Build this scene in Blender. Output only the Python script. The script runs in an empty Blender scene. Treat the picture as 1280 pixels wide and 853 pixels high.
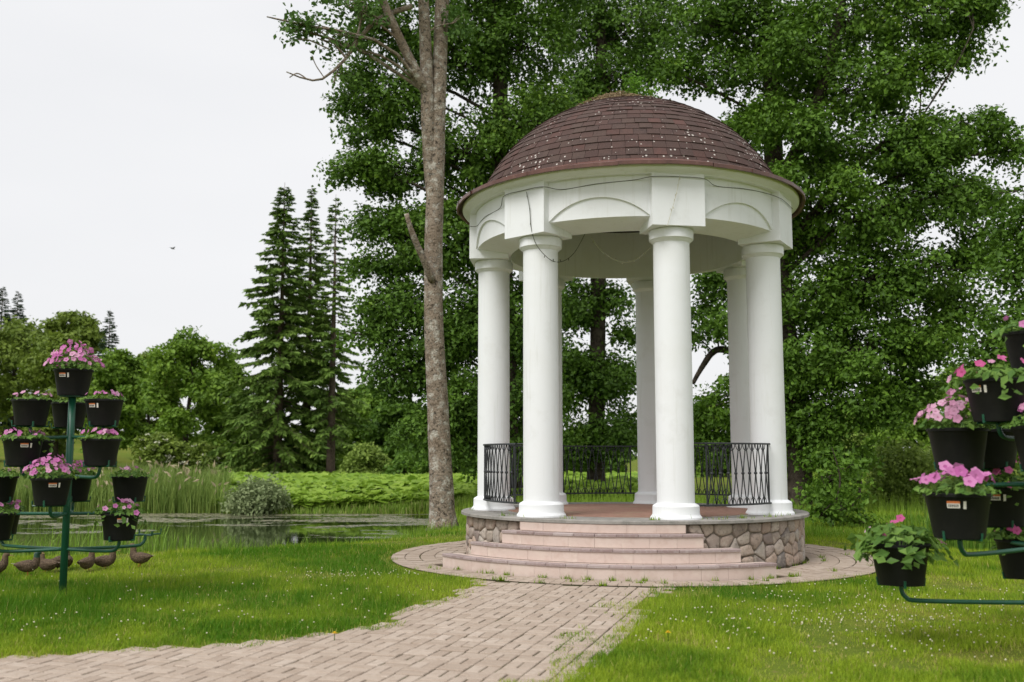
import bpy, math, random
import numpy as np
from mathutils import Vector, Matrix

R = math.radians
rng = np.random.default_rng(7)
random.seed(7)
S = bpy.context.scene
COL = S.collection

# ------------------------------------------------------------------ camera
CAM_H, PITCH, FPX = 1.40, R(6.543), 1244.4
cd = bpy.data.cameras.new('camera'); cam = bpy.data.objects.new('camera', cd); COL.objects.link(cam)
cam.location = (0, 0, CAM_H); cam.rotation_euler = (R(90) + PITCH, 0, 0)
cd.sensor_width = 36; cd.lens = FPX * 36 / 1280; cd.clip_end = 3000; cd.clip_start = .05
cd.dof.use_dof = True; cd.dof.focus_distance = 12.6; cd.dof.aperture_fstop = 1.8
S.camera = cam

# ------------------------------------------------------------------ world: overcast sky over a Nishita base
SUN_EL, SUN_AZ = R(52), R(-38)          # azimuth from -Y (behind the camera) towards -X
w = bpy.data.worlds.new('World'); S.world = w; w.use_nodes = True
nt = w.node_tree; N = nt.nodes; L = nt.links; N.clear()
sky = N.new('ShaderNodeTexSky'); sky.sky_type = 'NISHITA'; sky.sun_disc = False
sky.sun_elevation = SUN_EL; sky.sun_rotation = math.atan2(math.sin(SUN_AZ), -math.cos(SUN_AZ))
sky.dust_density = 4
tc = N.new('ShaderNodeTexCoord')
mp = N.new('ShaderNodeMapping'); mp.inputs['Scale'].default_value = (1.2, 1.2, 3.5)
L.new(tc.outputs['Generated'], mp.inputs['Vector'])
nz = N.new('ShaderNodeTexNoise'); nz.inputs['Scale'].default_value = 1.3; nz.inputs['Detail'].default_value = 4
L.new(mp.outputs['Vector'], nz.inputs['Vector'])
cr = N.new('ShaderNodeValToRGB')
cr.color_ramp.elements[0].position = .3; cr.color_ramp.elements[0].color = (.87, .875, .895, 1)
cr.color_ramp.elements[1].position = .7; cr.color_ramp.elements[1].color = (.955, .955, .965, 1)
L.new(nz.outputs['Fac'], cr.inputs['Fac'])
b1 = N.new('ShaderNodeBackground'); b1.inputs['Strength'].default_value = .07
b2 = N.new('ShaderNodeBackground'); b2.inputs['Strength'].default_value = .548
mx = N.new('ShaderNodeMixShader'); mx.inputs[0].default_value = .93
wo = N.new('ShaderNodeOutputWorld')
L.new(sky.outputs[0], b1.inputs['Color']); L.new(cr.outputs[0], b2.inputs['Color'])
L.new(b1.outputs[0], mx.inputs[1]); L.new(b2.outputs[0], mx.inputs[2]); L.new(mx.outputs[0], wo.inputs['Surface'])

# ------------------------------------------------------------------ sun behind cloud
sd = bpy.data.lights.new('sun', 'SUN'); sd.energy = 1.5; sd.angle = R(30); sd.color = (1, .985, .96)
so = bpy.data.objects.new('sun', sd); COL.objects.link(so); so.location = (-8, -8, 30)
dv = Vector((math.sin(SUN_AZ) * math.cos(SUN_EL), -math.cos(SUN_AZ) * math.cos(SUN_EL), math.sin(SUN_EL)))
so.rotation_euler = dv.to_track_quat('Z', 'Y').to_euler()

S.view_settings.view_transform = 'Standard'; S.view_settings.look = 'None'
S.view_settings.exposure = .88; S.view_settings.gamma = 1; S.view_settings.use_curve_mapping = False
S.render.resolution_x = 1024; S.render.resolution_y = 682
S.render.engine = 'CYCLES'

# ------------------------------------------------------------------ helpers
def P(px, py, Y):
    """point of the place that stands Y metres ahead, found while surveying the photograph"""
    a = (px - 640) / FPX; b = (426.5 - py) / FPX; c, s = math.cos(PITCH), math.sin(PITCH)
    t = Y / (c - b * s)
    return np.array([a * t, Y, CAM_H + (s + b * c) * t])

def vnoise(p, seed=0):
    """vectorised value noise in [0,1], p (n,3) or (n,2)"""
    p = np.atleast_2d(np.asarray(p, float))
    if p.shape[1] == 2: p = np.c_[p, np.zeros(len(p))]
    i = np.floor(p).astype(np.int64); f = p - i; f = f * f * (3 - 2 * f)
    def h(a, b, c):
        n = (a * 374761393 + b * 668265263 + c * 2147483647 + seed * 144665) & 0xffffffff
        n = ((n ^ (n >> 13)) * 1274126177) & 0xffffffff
        return ((n ^ (n >> 16)) & 0xffff) / 65535.
    r = 0
    for dx in (0, 1):
        for dy in (0, 1):
            for dz in (0, 1):
                ww = (f[:, 0] if dx else 1 - f[:, 0]) * (f[:, 1] if dy else 1 - f[:, 1]) * (f[:, 2] if dz else 1 - f[:, 2])
                r = r + ww * h(i[:, 0] + dx, i[:, 1] + dy, i[:, 2] + dz)
    return r

class MB:
    """collects vertices and faces, builds ONE mesh"""
    def __init__(s): s.v = []; s.n = 0; s.f = {}; s.t = []; s.m = {}
    def add(s, v, f, tint=None, mat=0):
        v = np.asarray(v, float).reshape(-1, 3); f = np.asarray(f, int)
        if len(f) == 0: return
        k = f.shape[1]
        s.f.setdefault(k, []).append(f + s.n); s.m.setdefault(k, []).append(np.full(len(f), mat))
        s.v.append(v); s.n += len(v)
        s.t.append(np.full(len(v), 0.) if tint is None else np.broadcast_to(np.asarray(tint, float), (len(v),)))
    def mesh(s, name, mats, smooth=False):
        me = bpy.data.meshes.new(name)
        v = np.concatenate(s.v); me.vertices.add(len(v)); me.vertices.foreach_set('co', v.ravel())
        li = []; ls = []; pos = 0; mi = []
        for k in s.f:
            a = np.concatenate(s.f[k]); li.append(a.ravel()); ls.append(pos + np.arange(len(a)) * k); pos += a.size
            mi.append(np.concatenate(s.m[k]))
        li = np.concatenate(li); ls = np.concatenate(ls); mi = np.concatenate(mi)
        me.loops.add(len(li)); me.loops.foreach_set('vertex_index', li)
        me.polygons.add(len(ls)); me.polygons.foreach_set('loop_start', ls)
        me.polygons.foreach_set('material_index', mi)
        me.polygons.foreach_set('use_smooth', np.full(len(ls), smooth))
        at = me.attributes.new('tint', 'FLOAT', 'POINT'); at.data.foreach_set('value', np.concatenate(s.t))
        for m in (mats if isinstance(mats, (list, tuple)) else [mats]): me.materials.append(m)
        me.update(calc_edges=True); me.validate()
        return me
    def obj(s, name, mats, parent=None, smooth=False):
        return link(name, s.mesh(name, mats, smooth), parent)

def link(name, me, parent=None, loc=None, rot=None):
    o = bpy.data.objects.new(name, me); COL.objects.link(o)
    if parent: o.parent = parent
    if loc is not None: o.location = loc
    if rot is not None: o.rotation_euler = rot
    return o

def tag(o, label=None, cat=None, group=None, kind=None):
    if label: o['label'] = label
    if cat: o['category'] = cat
    if group: o['group'] = group
    if kind: o['kind'] = kind
    return o

def thing(name, label, cat, loc=(0, 0, 0), rz=0, group=None):
    o = link(name, None, None, loc, (0, 0, rz)); o.empty_display_size = .2
    return tag(o, label, cat, group)

def frames(p, upv=None):
    t = np.gradient(p, axis=0); t /= np.linalg.norm(t, axis=1)[:, None] + 1e-9
    up = np.where(np.abs(t[:, 2:3]) > .9, np.array([[1., 0, 0]]), np.array([[0, 0, 1.]]))
    if upv is not None: up = np.repeat(np.array([upv], float), len(p), 0)
    elif len(p) > 2: up = np.repeat(up[len(p) // 2][None], len(p), 0)
    a = np.cross(t, up); a /= np.linalg.norm(a, axis=1)[:, None] + 1e-9
    return t, a, np.cross(a, t)

def tube(mb, pts, rad, sides=8, tint=None, mat=0, cap=True, rough=0, squash=1, upv=None):
    p = np.asarray(pts, float); r = np.broadcast_to(np.asarray(rad, float), (len(p),))
    t, a, b = frames(p, upv); an = np.arange(sides) / sides * 2 * math.pi
    rr = np.repeat(r[:, None], sides, 1)
    if rough: rr = rr * (1 + rough * (rng.random(rr.shape) - .5))
    v = p[:, None] + rr[..., None] * (np.cos(an)[None, :, None] * a[:, None] + squash * np.sin(an)[None, :, None] * b[:, None])
    n = len(p); i = np.arange(n - 1)[:, None] * sides; j = np.arange(sides)[None]; k = (j + 1) % sides
    f = np.stack([i + j, i + k, i + sides + k, i + sides + j], -1).reshape(-1, 4)
    mb.add(v.reshape(-1, 3), f, tint, mat)
    if cap:
        base = mb.n - n * sides
        for q in (0, n - 1):
            c = base + q * sides + np.arange(sides); c = c if q else c[::-1]
            mb.f.setdefault(sides, []).append(c[None]); mb.m.setdefault(sides, []).append(np.array([mat]))

def smooth_path(pts, n):
    p = np.asarray(pts, float); m = len(p)
    u = np.linspace(0, m - 1, n); i = np.clip(np.floor(u).astype(int), 0, m - 2); f = (u - i)[:, None]
    g = lambda k: p[np.clip(k, 0, m - 1)]
    p0, p1, p2, p3 = g(i - 1), g(i), g(i + 1), g(i + 2)
    return .5 * (2 * p1 + (p2 - p0) * f + (2 * p0 - 5 * p1 + 4 * p2 - p3) * f ** 2 + (3 * p1 - p0 - 3 * p2 + p3) * f ** 3)

def lathe(mb, prof, seg=32, tint=None, mat=0, a0=0, a1=2 * math.pi):
    pr = np.asarray(prof, float); full = abs(a1 - a0 - 2 * math.pi) < 1e-6
    n = seg if full else seg + 1
    an = a0 + (a1 - a0) * np.arange(n) / seg
    v = np.stack([pr[:, 0, None] * np.sin(an), -pr[:, 0, None] * np.cos(an), np.repeat(pr[:, 1, None], n, 1)], -1)
    i = np.arange(len(pr) - 1)[:, None] * n; j = np.arange(seg)[None]; k = (j + 1) % n
    f = np.stack([i + j, i + k, i + n + k, i + n + j], -1).reshape(-1, 4)
    mb.add(v.reshape(-1, 3), f, tint, mat)

def box(mb, x0, x1, y0, y1, z0, z1, bev=0, tint=None, mat=0):
    """box with a chamfered rim on top (bev) when asked"""
    if not bev:
        v = [(x, y, z) for z in (z0, z1) for x, y in ((x0, y0), (x1, y0), (x1, y1), (x0, y1))]
        f = [(3, 2, 1, 0), (4, 5, 6, 7), (0, 1, 5, 4), (1, 2, 6, 5), (2, 3, 7, 6), (3, 0, 4, 7)]
    else:
        b = bev
        v = [(x, y, z) for z, e in ((z0, 0), (z1 - b, 0), (z1, b)) for x, y in ((x0 + e, y0 + e), (x1 - e, y0 + e), (x1 - e, y1 - e), (x0 + e, y1 - e))]
        f = [(3, 2, 1, 0), (8, 9, 10, 11)]
        for k in (0, 4):
            f += [(k + 0, k + 1, k + 5, k + 4), (k + 1, k + 2, k + 6, k + 5), (k + 2, k + 3, k + 7, k + 6), (k + 3, k + 0, k + 4, k + 7)]
    mb.add(v, f, tint, mat)

def arcbox(mb, r0, r1, z0, z1, a0, a1, seg=4, bev=0, tint=None, mat=0):
    """a curved block between two radii, angle from -Y"""
    an = np.linspace(a0, a1, seg + 1)
    pr = [(r0, z0), (r1, z0), (r1, z1 - bev), (r1 - bev, z1), (r0, z1)] if bev else [(r0, z0), (r1, z0), (r1, z1), (r0, z1)]
    pr = np.array(pr); m = len(pr)
    v = np.stack([np.outer(np.sin(an), pr[:, 0]), -np.outer(np.cos(an), pr[:, 0]), np.repeat(pr[None, :, 1], seg + 1, 0)], -1)
    i = np.arange(seg)[:, None] * m; j = np.arange(m)[None]; k = (j + 1) % m
    f = np.stack([i + j, i + m + j, i + m + k, i + k], -1).reshape(-1, 4)
    mb.add(v.reshape(-1, 3), f, tint, mat)
    base = mb.n - (seg + 1) * m
    c = base + np.arange(m); d = base + seg * m + np.arange(m)[::-1]
    mb.f.setdefault(m, []).extend([c[None], d[None]]); mb.m.setdefault(m, []).extend([np.array([mat])] * 2)

# ------------------------------------------------------------------ materials
def M(name, col, rough=.7, spec=.3, var=None, noise=None, bump=None, metal=0, trans=0, coat=0):
    """procedural material. var=(colour, amount by object random and 'tint' attribute);
    noise=list of (scale, detail, colour, low, high); bump=(scale, strength, distance)"""
    m = bpy.data.materials.new(name); m.use_nodes = True
    t = m.node_tree; n = t.nodes; l = t.links; pb = n['Principled BSDF']
    pb.inputs['Roughness'].default_value = rough; pb.inputs['Specular IOR Level'].default_value = spec
    pb.inputs['Metallic'].default_value = metal; pb.inputs['Coat Weight'].default_value = coat
    tc = n.new('ShaderNodeTexCoord'); co = tc.outputs['Object']
    rgb = n.new('ShaderNodeRGB'); rgb.outputs[0].default_value = (*col, 1); cur = rgb.outputs[0]
    def mix(fac, c2):
        nonlocal cur
        k = n.new('ShaderNodeMix'); k.data_type = 'RGBA'; l.new(cur, k.inputs['A'])
        k.inputs['B'].default_value = (*c2, 1)
        if hasattr(fac, 'links'): l.new(fac, k.inputs['Factor'])
        else: k.inputs['Factor'].default_value = fac
        cur = k.outputs['Result']
    if var:
        oi = n.new('ShaderNodeObjectInfo'); at = n.new('ShaderNodeAttribute'); at.attribute_name = 'tint'
        ad = n.new('ShaderNodeMath'); ad.operation = 'ADD'; l.new(oi.outputs['Random'], ad.inputs[0]); l.new(at.outputs['Fac'], ad.inputs[1])
        fr = n.new('ShaderNodeMath'); fr.operation = 'FRACT'; l.new(ad.outputs[0], fr.inputs[0])
        cur_f = fr.outputs[0]
        for q, c2 in enumerate(var):
            mr = n.new('ShaderNodeMath'); mr.operation = 'MULTIPLY_ADD'; mr.inputs[1].default_value = 1.0 + 2.7 * q; mr.inputs[2].default_value = .37 * q
            l.new(cur_f, mr.inputs[0]); f2 = n.new('ShaderNodeMath'); f2.operation = 'FRACT'; l.new(mr.outputs[0], f2.inputs[0])
            p2 = n.new('ShaderNodeMath'); p2.operation = 'POWER'; p2.inputs[1].default_value = 1.6; l.new(f2.outputs[0], p2.inputs[0])
            mix(p2.outputs[0], c2)
    for (sc, de, c2, lo, hi) in (noise or []):
        k = n.new('ShaderNodeTexNoise'); k.inputs['Scale'].default_value = sc; k.inputs['Detail'].default_value = de
        k.inputs['Roughness'].default_value = .65
        if var:
            va = n.new('ShaderNodeVectorMath'); va.operation = 'ADD'; l.new(co, va.inputs[0])
            oi2 = n.new('ShaderNodeObjectInfo'); ms = n.new('ShaderNodeVectorMath'); ms.operation = 'SCALE'; ms.inputs[0].default_value = (31, 17, 23)
            l.new(oi2.outputs['Random'], ms.inputs['Scale']); l.new(ms.outputs[0], va.inputs[1]); l.new(va.outputs[0], k.inputs['Vector'])
        else: l.new(co, k.inputs['Vector'])
        mr = n.new('ShaderNodeMapRange'); mr.inputs['From Min'].default_value = lo; mr.inputs['From Max'].default_value = hi
        l.new(k.outputs['Fac'], mr.inputs['Value']); mix(mr.outputs[0], c2)
    l.new(cur, pb.inputs['Base Color'])
    if bump:
        k = n.new('ShaderNodeTexNoise'); k.inputs['Scale'].default_value = bump[0]; k.inputs['Detail'].default_value = 5; l.new(co, k.inputs['Vector'])
        bu = n.new('ShaderNodeBump'); bu.inputs['Strength'].default_value = bump[1]; bu.inputs['Distance'].default_value = bump[2]
        l.new(k.outputs['Fac'], bu.inputs['Height']); l.new(bu.outputs[0], pb.inputs['Normal'])
    if trans:
        out = n['Material Output']; tr = n.new('ShaderNodeBsdfTranslucent'); l.new(cur, tr.inputs['Color'])
        ms = n.new('ShaderNodeMixShader'); ms.inputs[0].default_value = trans
        l.new(pb.outputs[0], ms.inputs[1]); l.new(tr.outputs[0], ms.inputs[2]); l.new(ms.outputs[0], out.inputs['Surface'])
    return m

def leafmat(name, dark, light, third=None, trans=.3, rough=.55, spec=.25):
    """colour runs from dark to light with the leaf's own 'tint'"""
    m = bpy.data.materials.new(name); m.use_nodes = True
    t = m.node_tree; n = t.nodes; l = t.links; pb = n['Principled BSDF']
    at = n.new('ShaderNodeAttribute'); at.attribute_name = 'tint'
    cr = n.new('ShaderNodeValToRGB'); e = cr.color_ramp.elements
    e[0].color = (*dark, 1); e[1].color = (*light, 1)
    if third: e[1].position = .75; q = e.new(1.0); q.color = (*third, 1)
    l.new(at.outputs['Fac'], cr.inputs['Fac']); l.new(cr.outputs[0], pb.inputs['Base Color'])
    pb.inputs['Roughness'].default_value = rough; pb.inputs['Specular IOR Level'].default_value = spec
    tr = n.new('ShaderNodeBsdfTranslucent'); l.new(cr.outputs[0], tr.inputs['Color'])
    ms = n.new('ShaderNodeMixShader'); ms.inputs[0].default_value = trans
    l.new(pb.outputs[0], ms.inputs[1]); l.new(tr.outputs[0], ms.inputs[2]); l.new(ms.outputs[0], n['Material Output'].inputs['Surface'])
    return m

m_white = M('white_plaster', (.79, .80, .81), .75, .2, noise=[(3, 5, (.71, .715, .71), .55, .8), (.9, 4, (.75, .755, .745), .5, .75)], bump=(60, .15, .004))
def streak(m):
    n = m.node_tree.nodes; l = m.node_tree.links; pb = n['Principled BSDF']; g = n.new('ShaderNodeNewGeometry')
    mp = n.new('ShaderNodeMapping'); mp.inputs['Scale'].default_value = (13, 13, .7); l.new(g.outputs['Position'], mp.inputs['Vector'])
    k = n.new('ShaderNodeTexNoise'); k.inputs['Scale'].default_value = 1; k.inputs['Detail'].default_value = 6; k.inputs['Roughness'].default_value = .7; l.new(mp.outputs[0], k.inputs['Vector'])
    r = n.new('ShaderNodeMapRange'); r.inputs['From Min'].default_value = .56; r.inputs['From Max'].default_value = .78; r.inputs['To Max'].default_value = .55; l.new(k.outputs['Fac'], r.inputs['Value'])
    x = n.new('ShaderNodeMix'); x.data_type = 'RGBA'; old = pb.inputs['Base Color'].links[0].from_socket
    l.new(old, x.inputs['A']); x.inputs['B'].default_value = (.58, .58, .53, 1); l.new(r.outputs[0], x.inputs['Factor']); l.new(x.outputs['Result'], pb.inputs['Base Color'])
streak(m_white)
m_inner = M('aged_cream_plaster', (.68, .645, .55), .85, .15, noise=[(1.5, 5, (.60, .56, .46), .4, .7)])
m_slab = M('concrete_slab', (.31, .29, .265), .85, .2, noise=[(6, 6, (.17, .165, .15), .4, .7), (40, 4, (.36, .34, .31), .55, .75)], bump=(50, .4, .005))
m_mortar = M('mortar', (.24, .205, .165), .9, .1, noise=[(9, 5, (.12, .10, .08), .4, .7)], bump=(70, .6, .006))
m_stone = M('field_stone', (.36, .31, .25), .75, .25, var=[(.30, .19, .165), (.52, .46, .40), (.15, .14, .135), (.40, .30, .235)],
            noise=[(11, 6, (.50, .44, .36), .5, .8), (23, 5, (.14, .12, .10), .52, .75)], bump=(28, .7, .012))
m_tile = M('pink_marble', (.59, .475, .42), .45, .35, var=[(.61, .50, .445), (.565, .45, .395)],
           noise=[(9, 7, (.50, .38, .325), .47, .75), (3.5, 5, (.63, .53, .46), .5, .75)], bump=(40, .06, .002))
m_nosing = M('mauve_nosing', (.33, .255, .245), .65, .3, var=[(.40, .33, .315), (.25, .18, .17)], noise=[(30, 5, (.45, .40, .38), .5, .8)], bump=(60, .3, .003))
m_tread = M('step_tread', (.50, .41, .36), .7, .3, noise=[(8, 5, (.38, .31, .275), .4, .75)])
m_floorbrick = M('red_floor_brick', (.32, .185, .14), .85, .2, noise=[(12, 5, (.24, .135, .10), .4, .7), (2, 4, (.27, .22, .14), .5, .8)], bump=(40, .4, .006))
m_iron = M('black_iron', (.018, .02, .023), .42, .5, noise=[(30, 4, (.035, .037, .04), .5, .8)])
m_flash = M('brown_sheet_metal', (.145, .065, .05), .38, .5, noise=[(5, 4, (.10, .045, .036), .4, .7), (14, 4, (.20, .11, .09), .6, .8)])
m_under = M('dark_boards', (.10, .078, .06), .9, .1, noise=[(3, 4, (.06, .045, .035), .4, .7)])
m_paver = M('clay_paver', (.40, .325, .262), .85, .2, var=[(.455, .38, .315), (.335, .265, .21)],
            noise=[(14, 6, (.31, .235, .18), .48, .75), (60, 4, (.52, .43, .35), .55, .8)], bump=(90, .35, .003))
m_bed = M('sandy_joint', (.085, .062, .038), .95, .1, noise=[(7, 5, (.055, .07, .02), .42, .62)])
m_potb = M('black_plastic', (.010, .010, .010), .55, .22, noise=[(9, 4, (.017, .016, .015), .5, .8)])
m_green = M('green_paint', (.008, .085, .045), .4, .5, noise=[(20, 4, (.012, .06, .034), .5, .8)])
m_soil = M('potting_soil', (.035, .025, .018), .95, .1)
m_bark1 = M('lichen_bark', (.285, .23, .175), .95, .1, noise=[(14, 9, (.05, .04, .03), .5, .58), (7, 9, (.50, .47, .40), .52, .62), (1.3, 5, (.19, .14, .095), .5, .75), (34, 6, (.09, .07, .05), .52, .66)], bump=(26, 1, .03))
m_bark2 = M('dark_bark', (.075, .06, .046), .95, .1, noise=[(7, 7, (.03, .024, .018), .45, .65), (3, 5, (.11, .10, .07), .55, .75)], bump=(18, 1, .04))
m_bark3 = M('spruce_bark', (.13, .098, .075), .95, .1, noise=[(6, 6, (.06, .045, .035), .45, .7)], bump=(12, 1, .04))
m_straw = leafmat('dry_straw', (0.2, 0.135, 0.075), (0.46, 0.36, 0.22), trans=.1, rough=.9)
m_cord = M('light_cord', (.10, .105, .08), .6, .3)
m_cordw = M('pale_cord', (.55, .53, .42), .6, .3)
m_sticker = M('paper_sticker', (.75, .70, .64), .6, .3)
m_print = M('orange_print', (.55, .16, .05), .6, .3)
m_ink = M('dark_print', (.05, .045, .04), .6, .3)

# leaves
lf_maple = leafmat('maple_leaf', (0.024, 0.066, 0.007), (0.14, 0.265, 0.026), (0.3, 0.43, 0.05), trans=.32)
lf_lime = leafmat('lime_leaf', (0.024, 0.066, 0.008), (0.13, 0.245, 0.026), (0.25, 0.37, 0.045), trans=.32)
lf_aspen = leafmat('aspen_leaf', (0.045, 0.112, 0.022), (0.135, 0.240, 0.045), trans=.35)
lf_spruce = leafmat('spruce_needle', (0.038, 0.085, 0.016), (0.15, 0.245, 0.038), (0.25, 0.34, 0.06), trans=.15, rough=.7)
lf_fir = leafmat('far_spruce_needle', (0.027, 0.058, 0.031), (0.076, 0.128, 0.051), trans=.1, rough=.7)
lf_far = leafmat('far_leaf', (0.06, 0.135, 0.014), (0.205, 0.335, 0.034), (0.3, 0.42, 0.05), trans=.3)
lf_olive = leafmat('olive_leaf', (0.085, 0.14, 0.02), (0.235, 0.315, 0.045), trans=.3)
lf_bush = leafmat('willow_leaf', (0.12, 0.19, 0.032), (0.33, 0.44, 0.085), trans=.35)
lf_pale = leafmat('pale_willow_leaf', (0.16, 0.22, 0.085), (0.36, 0.42, 0.21), trans=.3)
lf_reed = leafmat('reed_blade', (0.13, 0.22, 0.04), (0.31, 0.4, 0.1), (0.44, 0.37, 0.23), trans=.3)
lf_butter = leafmat('butterbur_leaf', (0.13, 0.25, 0.02), (0.27, 0.41, 0.045), (0.36, 0.49, 0.085), trans=.35)
lf_grass = leafmat('grass_blade', (0.082, 0.205, 0.01), (0.32, 0.425, 0.03), (0.58, 0.46, 0.19), trans=.4, rough=.6, spec=.15)
lf_bank = leafmat('bank_grass_blade', (0.09, 0.2, 0.02), (0.24, 0.37, 0.05), (0.42, 0.4, 0.16), trans=.35)
lf_pet = leafmat('petunia_leaf', (0.070, 0.154, 0.025), (0.182, 0.308, 0.056), trans=.3)
lf_sprout = leafmat('roof_sprout', (0.091, 0.221, 0.019), (0.195, 0.364, 0.039), trans=.35)
m_clover = M('clover_white', (.60, .56, .40), .8, .1)
m_umbel = M('elder_flower', (.55, .55, .42), .8, .1)

def watermat():
    m = bpy.data.materials.new('pond_water'); m.use_nodes = True
    t = m.node_tree; n = t.nodes; l = t.links; pb = n['Principled BSDF']
    g = n.new('ShaderNodeTexCoord')
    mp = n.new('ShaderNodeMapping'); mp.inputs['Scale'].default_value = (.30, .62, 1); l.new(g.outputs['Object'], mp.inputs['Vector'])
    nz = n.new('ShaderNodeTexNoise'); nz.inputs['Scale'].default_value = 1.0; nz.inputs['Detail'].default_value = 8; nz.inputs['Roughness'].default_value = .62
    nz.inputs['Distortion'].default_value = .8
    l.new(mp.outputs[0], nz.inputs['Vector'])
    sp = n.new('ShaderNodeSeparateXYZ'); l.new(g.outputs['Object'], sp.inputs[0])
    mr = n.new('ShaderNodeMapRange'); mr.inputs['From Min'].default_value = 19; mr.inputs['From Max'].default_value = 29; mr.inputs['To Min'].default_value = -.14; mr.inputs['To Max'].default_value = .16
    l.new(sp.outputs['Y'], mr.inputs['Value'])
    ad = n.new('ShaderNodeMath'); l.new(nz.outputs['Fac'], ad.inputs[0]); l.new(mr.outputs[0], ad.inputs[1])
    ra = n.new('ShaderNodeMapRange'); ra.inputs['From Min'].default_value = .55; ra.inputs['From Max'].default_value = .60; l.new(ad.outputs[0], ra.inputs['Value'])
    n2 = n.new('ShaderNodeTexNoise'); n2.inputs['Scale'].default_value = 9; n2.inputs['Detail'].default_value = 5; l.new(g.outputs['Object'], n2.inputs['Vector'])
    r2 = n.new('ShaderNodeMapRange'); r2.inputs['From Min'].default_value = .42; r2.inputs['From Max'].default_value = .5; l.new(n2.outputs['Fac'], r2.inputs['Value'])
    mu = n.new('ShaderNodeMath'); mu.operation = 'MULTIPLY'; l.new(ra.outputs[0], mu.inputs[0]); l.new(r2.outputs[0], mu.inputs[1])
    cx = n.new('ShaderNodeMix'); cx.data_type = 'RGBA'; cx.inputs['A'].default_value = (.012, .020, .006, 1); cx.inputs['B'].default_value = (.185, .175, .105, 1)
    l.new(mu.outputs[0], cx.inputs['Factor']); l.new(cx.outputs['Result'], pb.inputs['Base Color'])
    rx = n.new('ShaderNodeMapRange'); rx.inputs['To Min'].default_value = .04; rx.inputs['To Max'].default_value = .6; l.new(mu.outputs[0], rx.inputs['Value'])
    l.new(rx.outputs[0], pb.inputs['Roughness']); pb.inputs['IOR'].default_value = 1.33
    n3 = n.new('ShaderNodeTexNoise'); n3.inputs['Scale'].default_value = 3; n3.inputs['Detail'].default_value = 3; l.new(g.outputs['Object'], n3.inputs['Vector'])
    bu = n.new('ShaderNodeBump'); bu.inputs['Strength'].default_value = .05; bu.inputs['Distance'].default_value = .01; l.new(n3.outputs['Fac'], bu.inputs['Height']); l.new(bu.outputs[0], pb.inputs['Normal'])
    return m

def groundmat():
    m = M('lawn_soil', (.115, .155, .02), .95, .05, noise=[(.35, 6, (.17, .17, .03), .45, .65), (1.6, 6, (.08, .12, .015), .45, .7), (5, 5, (.22, .17, .07), .6, .75)], bump=(14, .8, .04))
    return m

# ================================================================== THE SETTING
pond_poly = np.array([(-34, 14.0), (-9, 14.9), (-6.3, 15.7), (-4.9, 16.3), (-3.4, 17.4), (-2.5, 19.2), (-2.0, 22.0), (-1.6, 26), (-2.4, 29.2), (-8, 29.8), (-14, 29.5), (-34, 31)])
pond2_poly = np.array([(6.9, 16.6), (9, 16.0), (13, 14.8), (24, 15), (24, 22), (14, 22), (9, 19.6)])

def sdf(pts, poly):
    pts = np.asarray(pts, float); d = np.full(len(pts), 1e9); ins = np.zeros(len(pts), bool)
    for i in range(len(poly)):
        a, b = poly[i], poly[(i + 1) % len(poly)]; e = b - a; wv = pts - a
        tt = np.clip((wv @ e) / (e @ e), 0, 1); q = wv - tt[:, None] * e; d = np.minimum(d, np.hypot(q[:, 0], q[:, 1]))
        c = ((a[1] > pts[:, 1]) != (b[1] > pts[:, 1])) & (pts[:, 0] < (b[0] - a[0]) * (pts[:, 1] - a[1]) / (b[1] - a[1] + 1e-12) + a[0])
        ins ^= c
    return np.where(ins, -d, d)

GC = np.array([1.684, 14.175]); TH = R(-16.6)
def ground_z(xy):
    xy = np.asarray(xy, float); z = np.zeros(len(xy))
    for po in (pond_poly, pond2_poly):
        d = sdf(xy, po) + .25 * (vnoise(xy * .9, 3) - .5)
        z = np.minimum(z, np.interp(d, [-1.2, 0, .35, 1.3, 2.3], [-1.0, -.36, -.2, -.03, 0]))
    near = np.clip((np.hypot(xy[:, 0] - GC[0], xy[:, 1] - GC[1]) - 3.6) / 3, 0, 1) * np.clip((np.hypot(xy[:, 0], xy[:, 1] - 6) - 5) / 4, 0, 1)
    z = z + near * .05 * (vnoise(xy * .45, 5) - .5)
    # the wooded rise far to the left
    far = np.clip((xy[:, 1] - 60) / 80, 0, 1) * np.clip((-xy[:, 0] - 20) / 60, 0, 1)
    return z + far * 6

gx = np.concatenate([-np.geomspace(600, 22, 26), np.arange(-21.5, 14.01, .3), np.geomspace(15, 600, 26)])
gy = np.concatenate([-np.geomspace(200, 3, 12), np.arange(-2, 34, .3), np.geomspace(34.5, 1500, 40)])
X, Y = np.meshgrid(gx, gy); xy = np.c_[X.ravel(), Y.ravel()]
mb = MB(); nx = len(gx); i = np.arange(len(gy) - 1)[:, None] * nx; j = np.arange(nx - 1)[None]
mb.add(np.c_[xy, ground_z(xy)], np.stack([i + j, i + j + 1, i + nx + j + 1, i + nx + j], -1).reshape(-1, 4))
tag(mb.obj('ground', groundmat(), smooth=True), kind='structure')

mwater = watermat()
for nm, po in (('pond', pond_poly), ('pond', pond2_poly)):
    c = po.mean(0); q = c + (po - c) * 1.0; d = q - c; q = q + d / np.linalg.norm(d, axis=1)[:, None] * .45
    mb = MB(); mb.add(np.c_[q, np.full(len(q), -.30)], [list(range(len(q)))])
    tag(mb.obj(nm, mwater), kind='structure')

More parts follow.
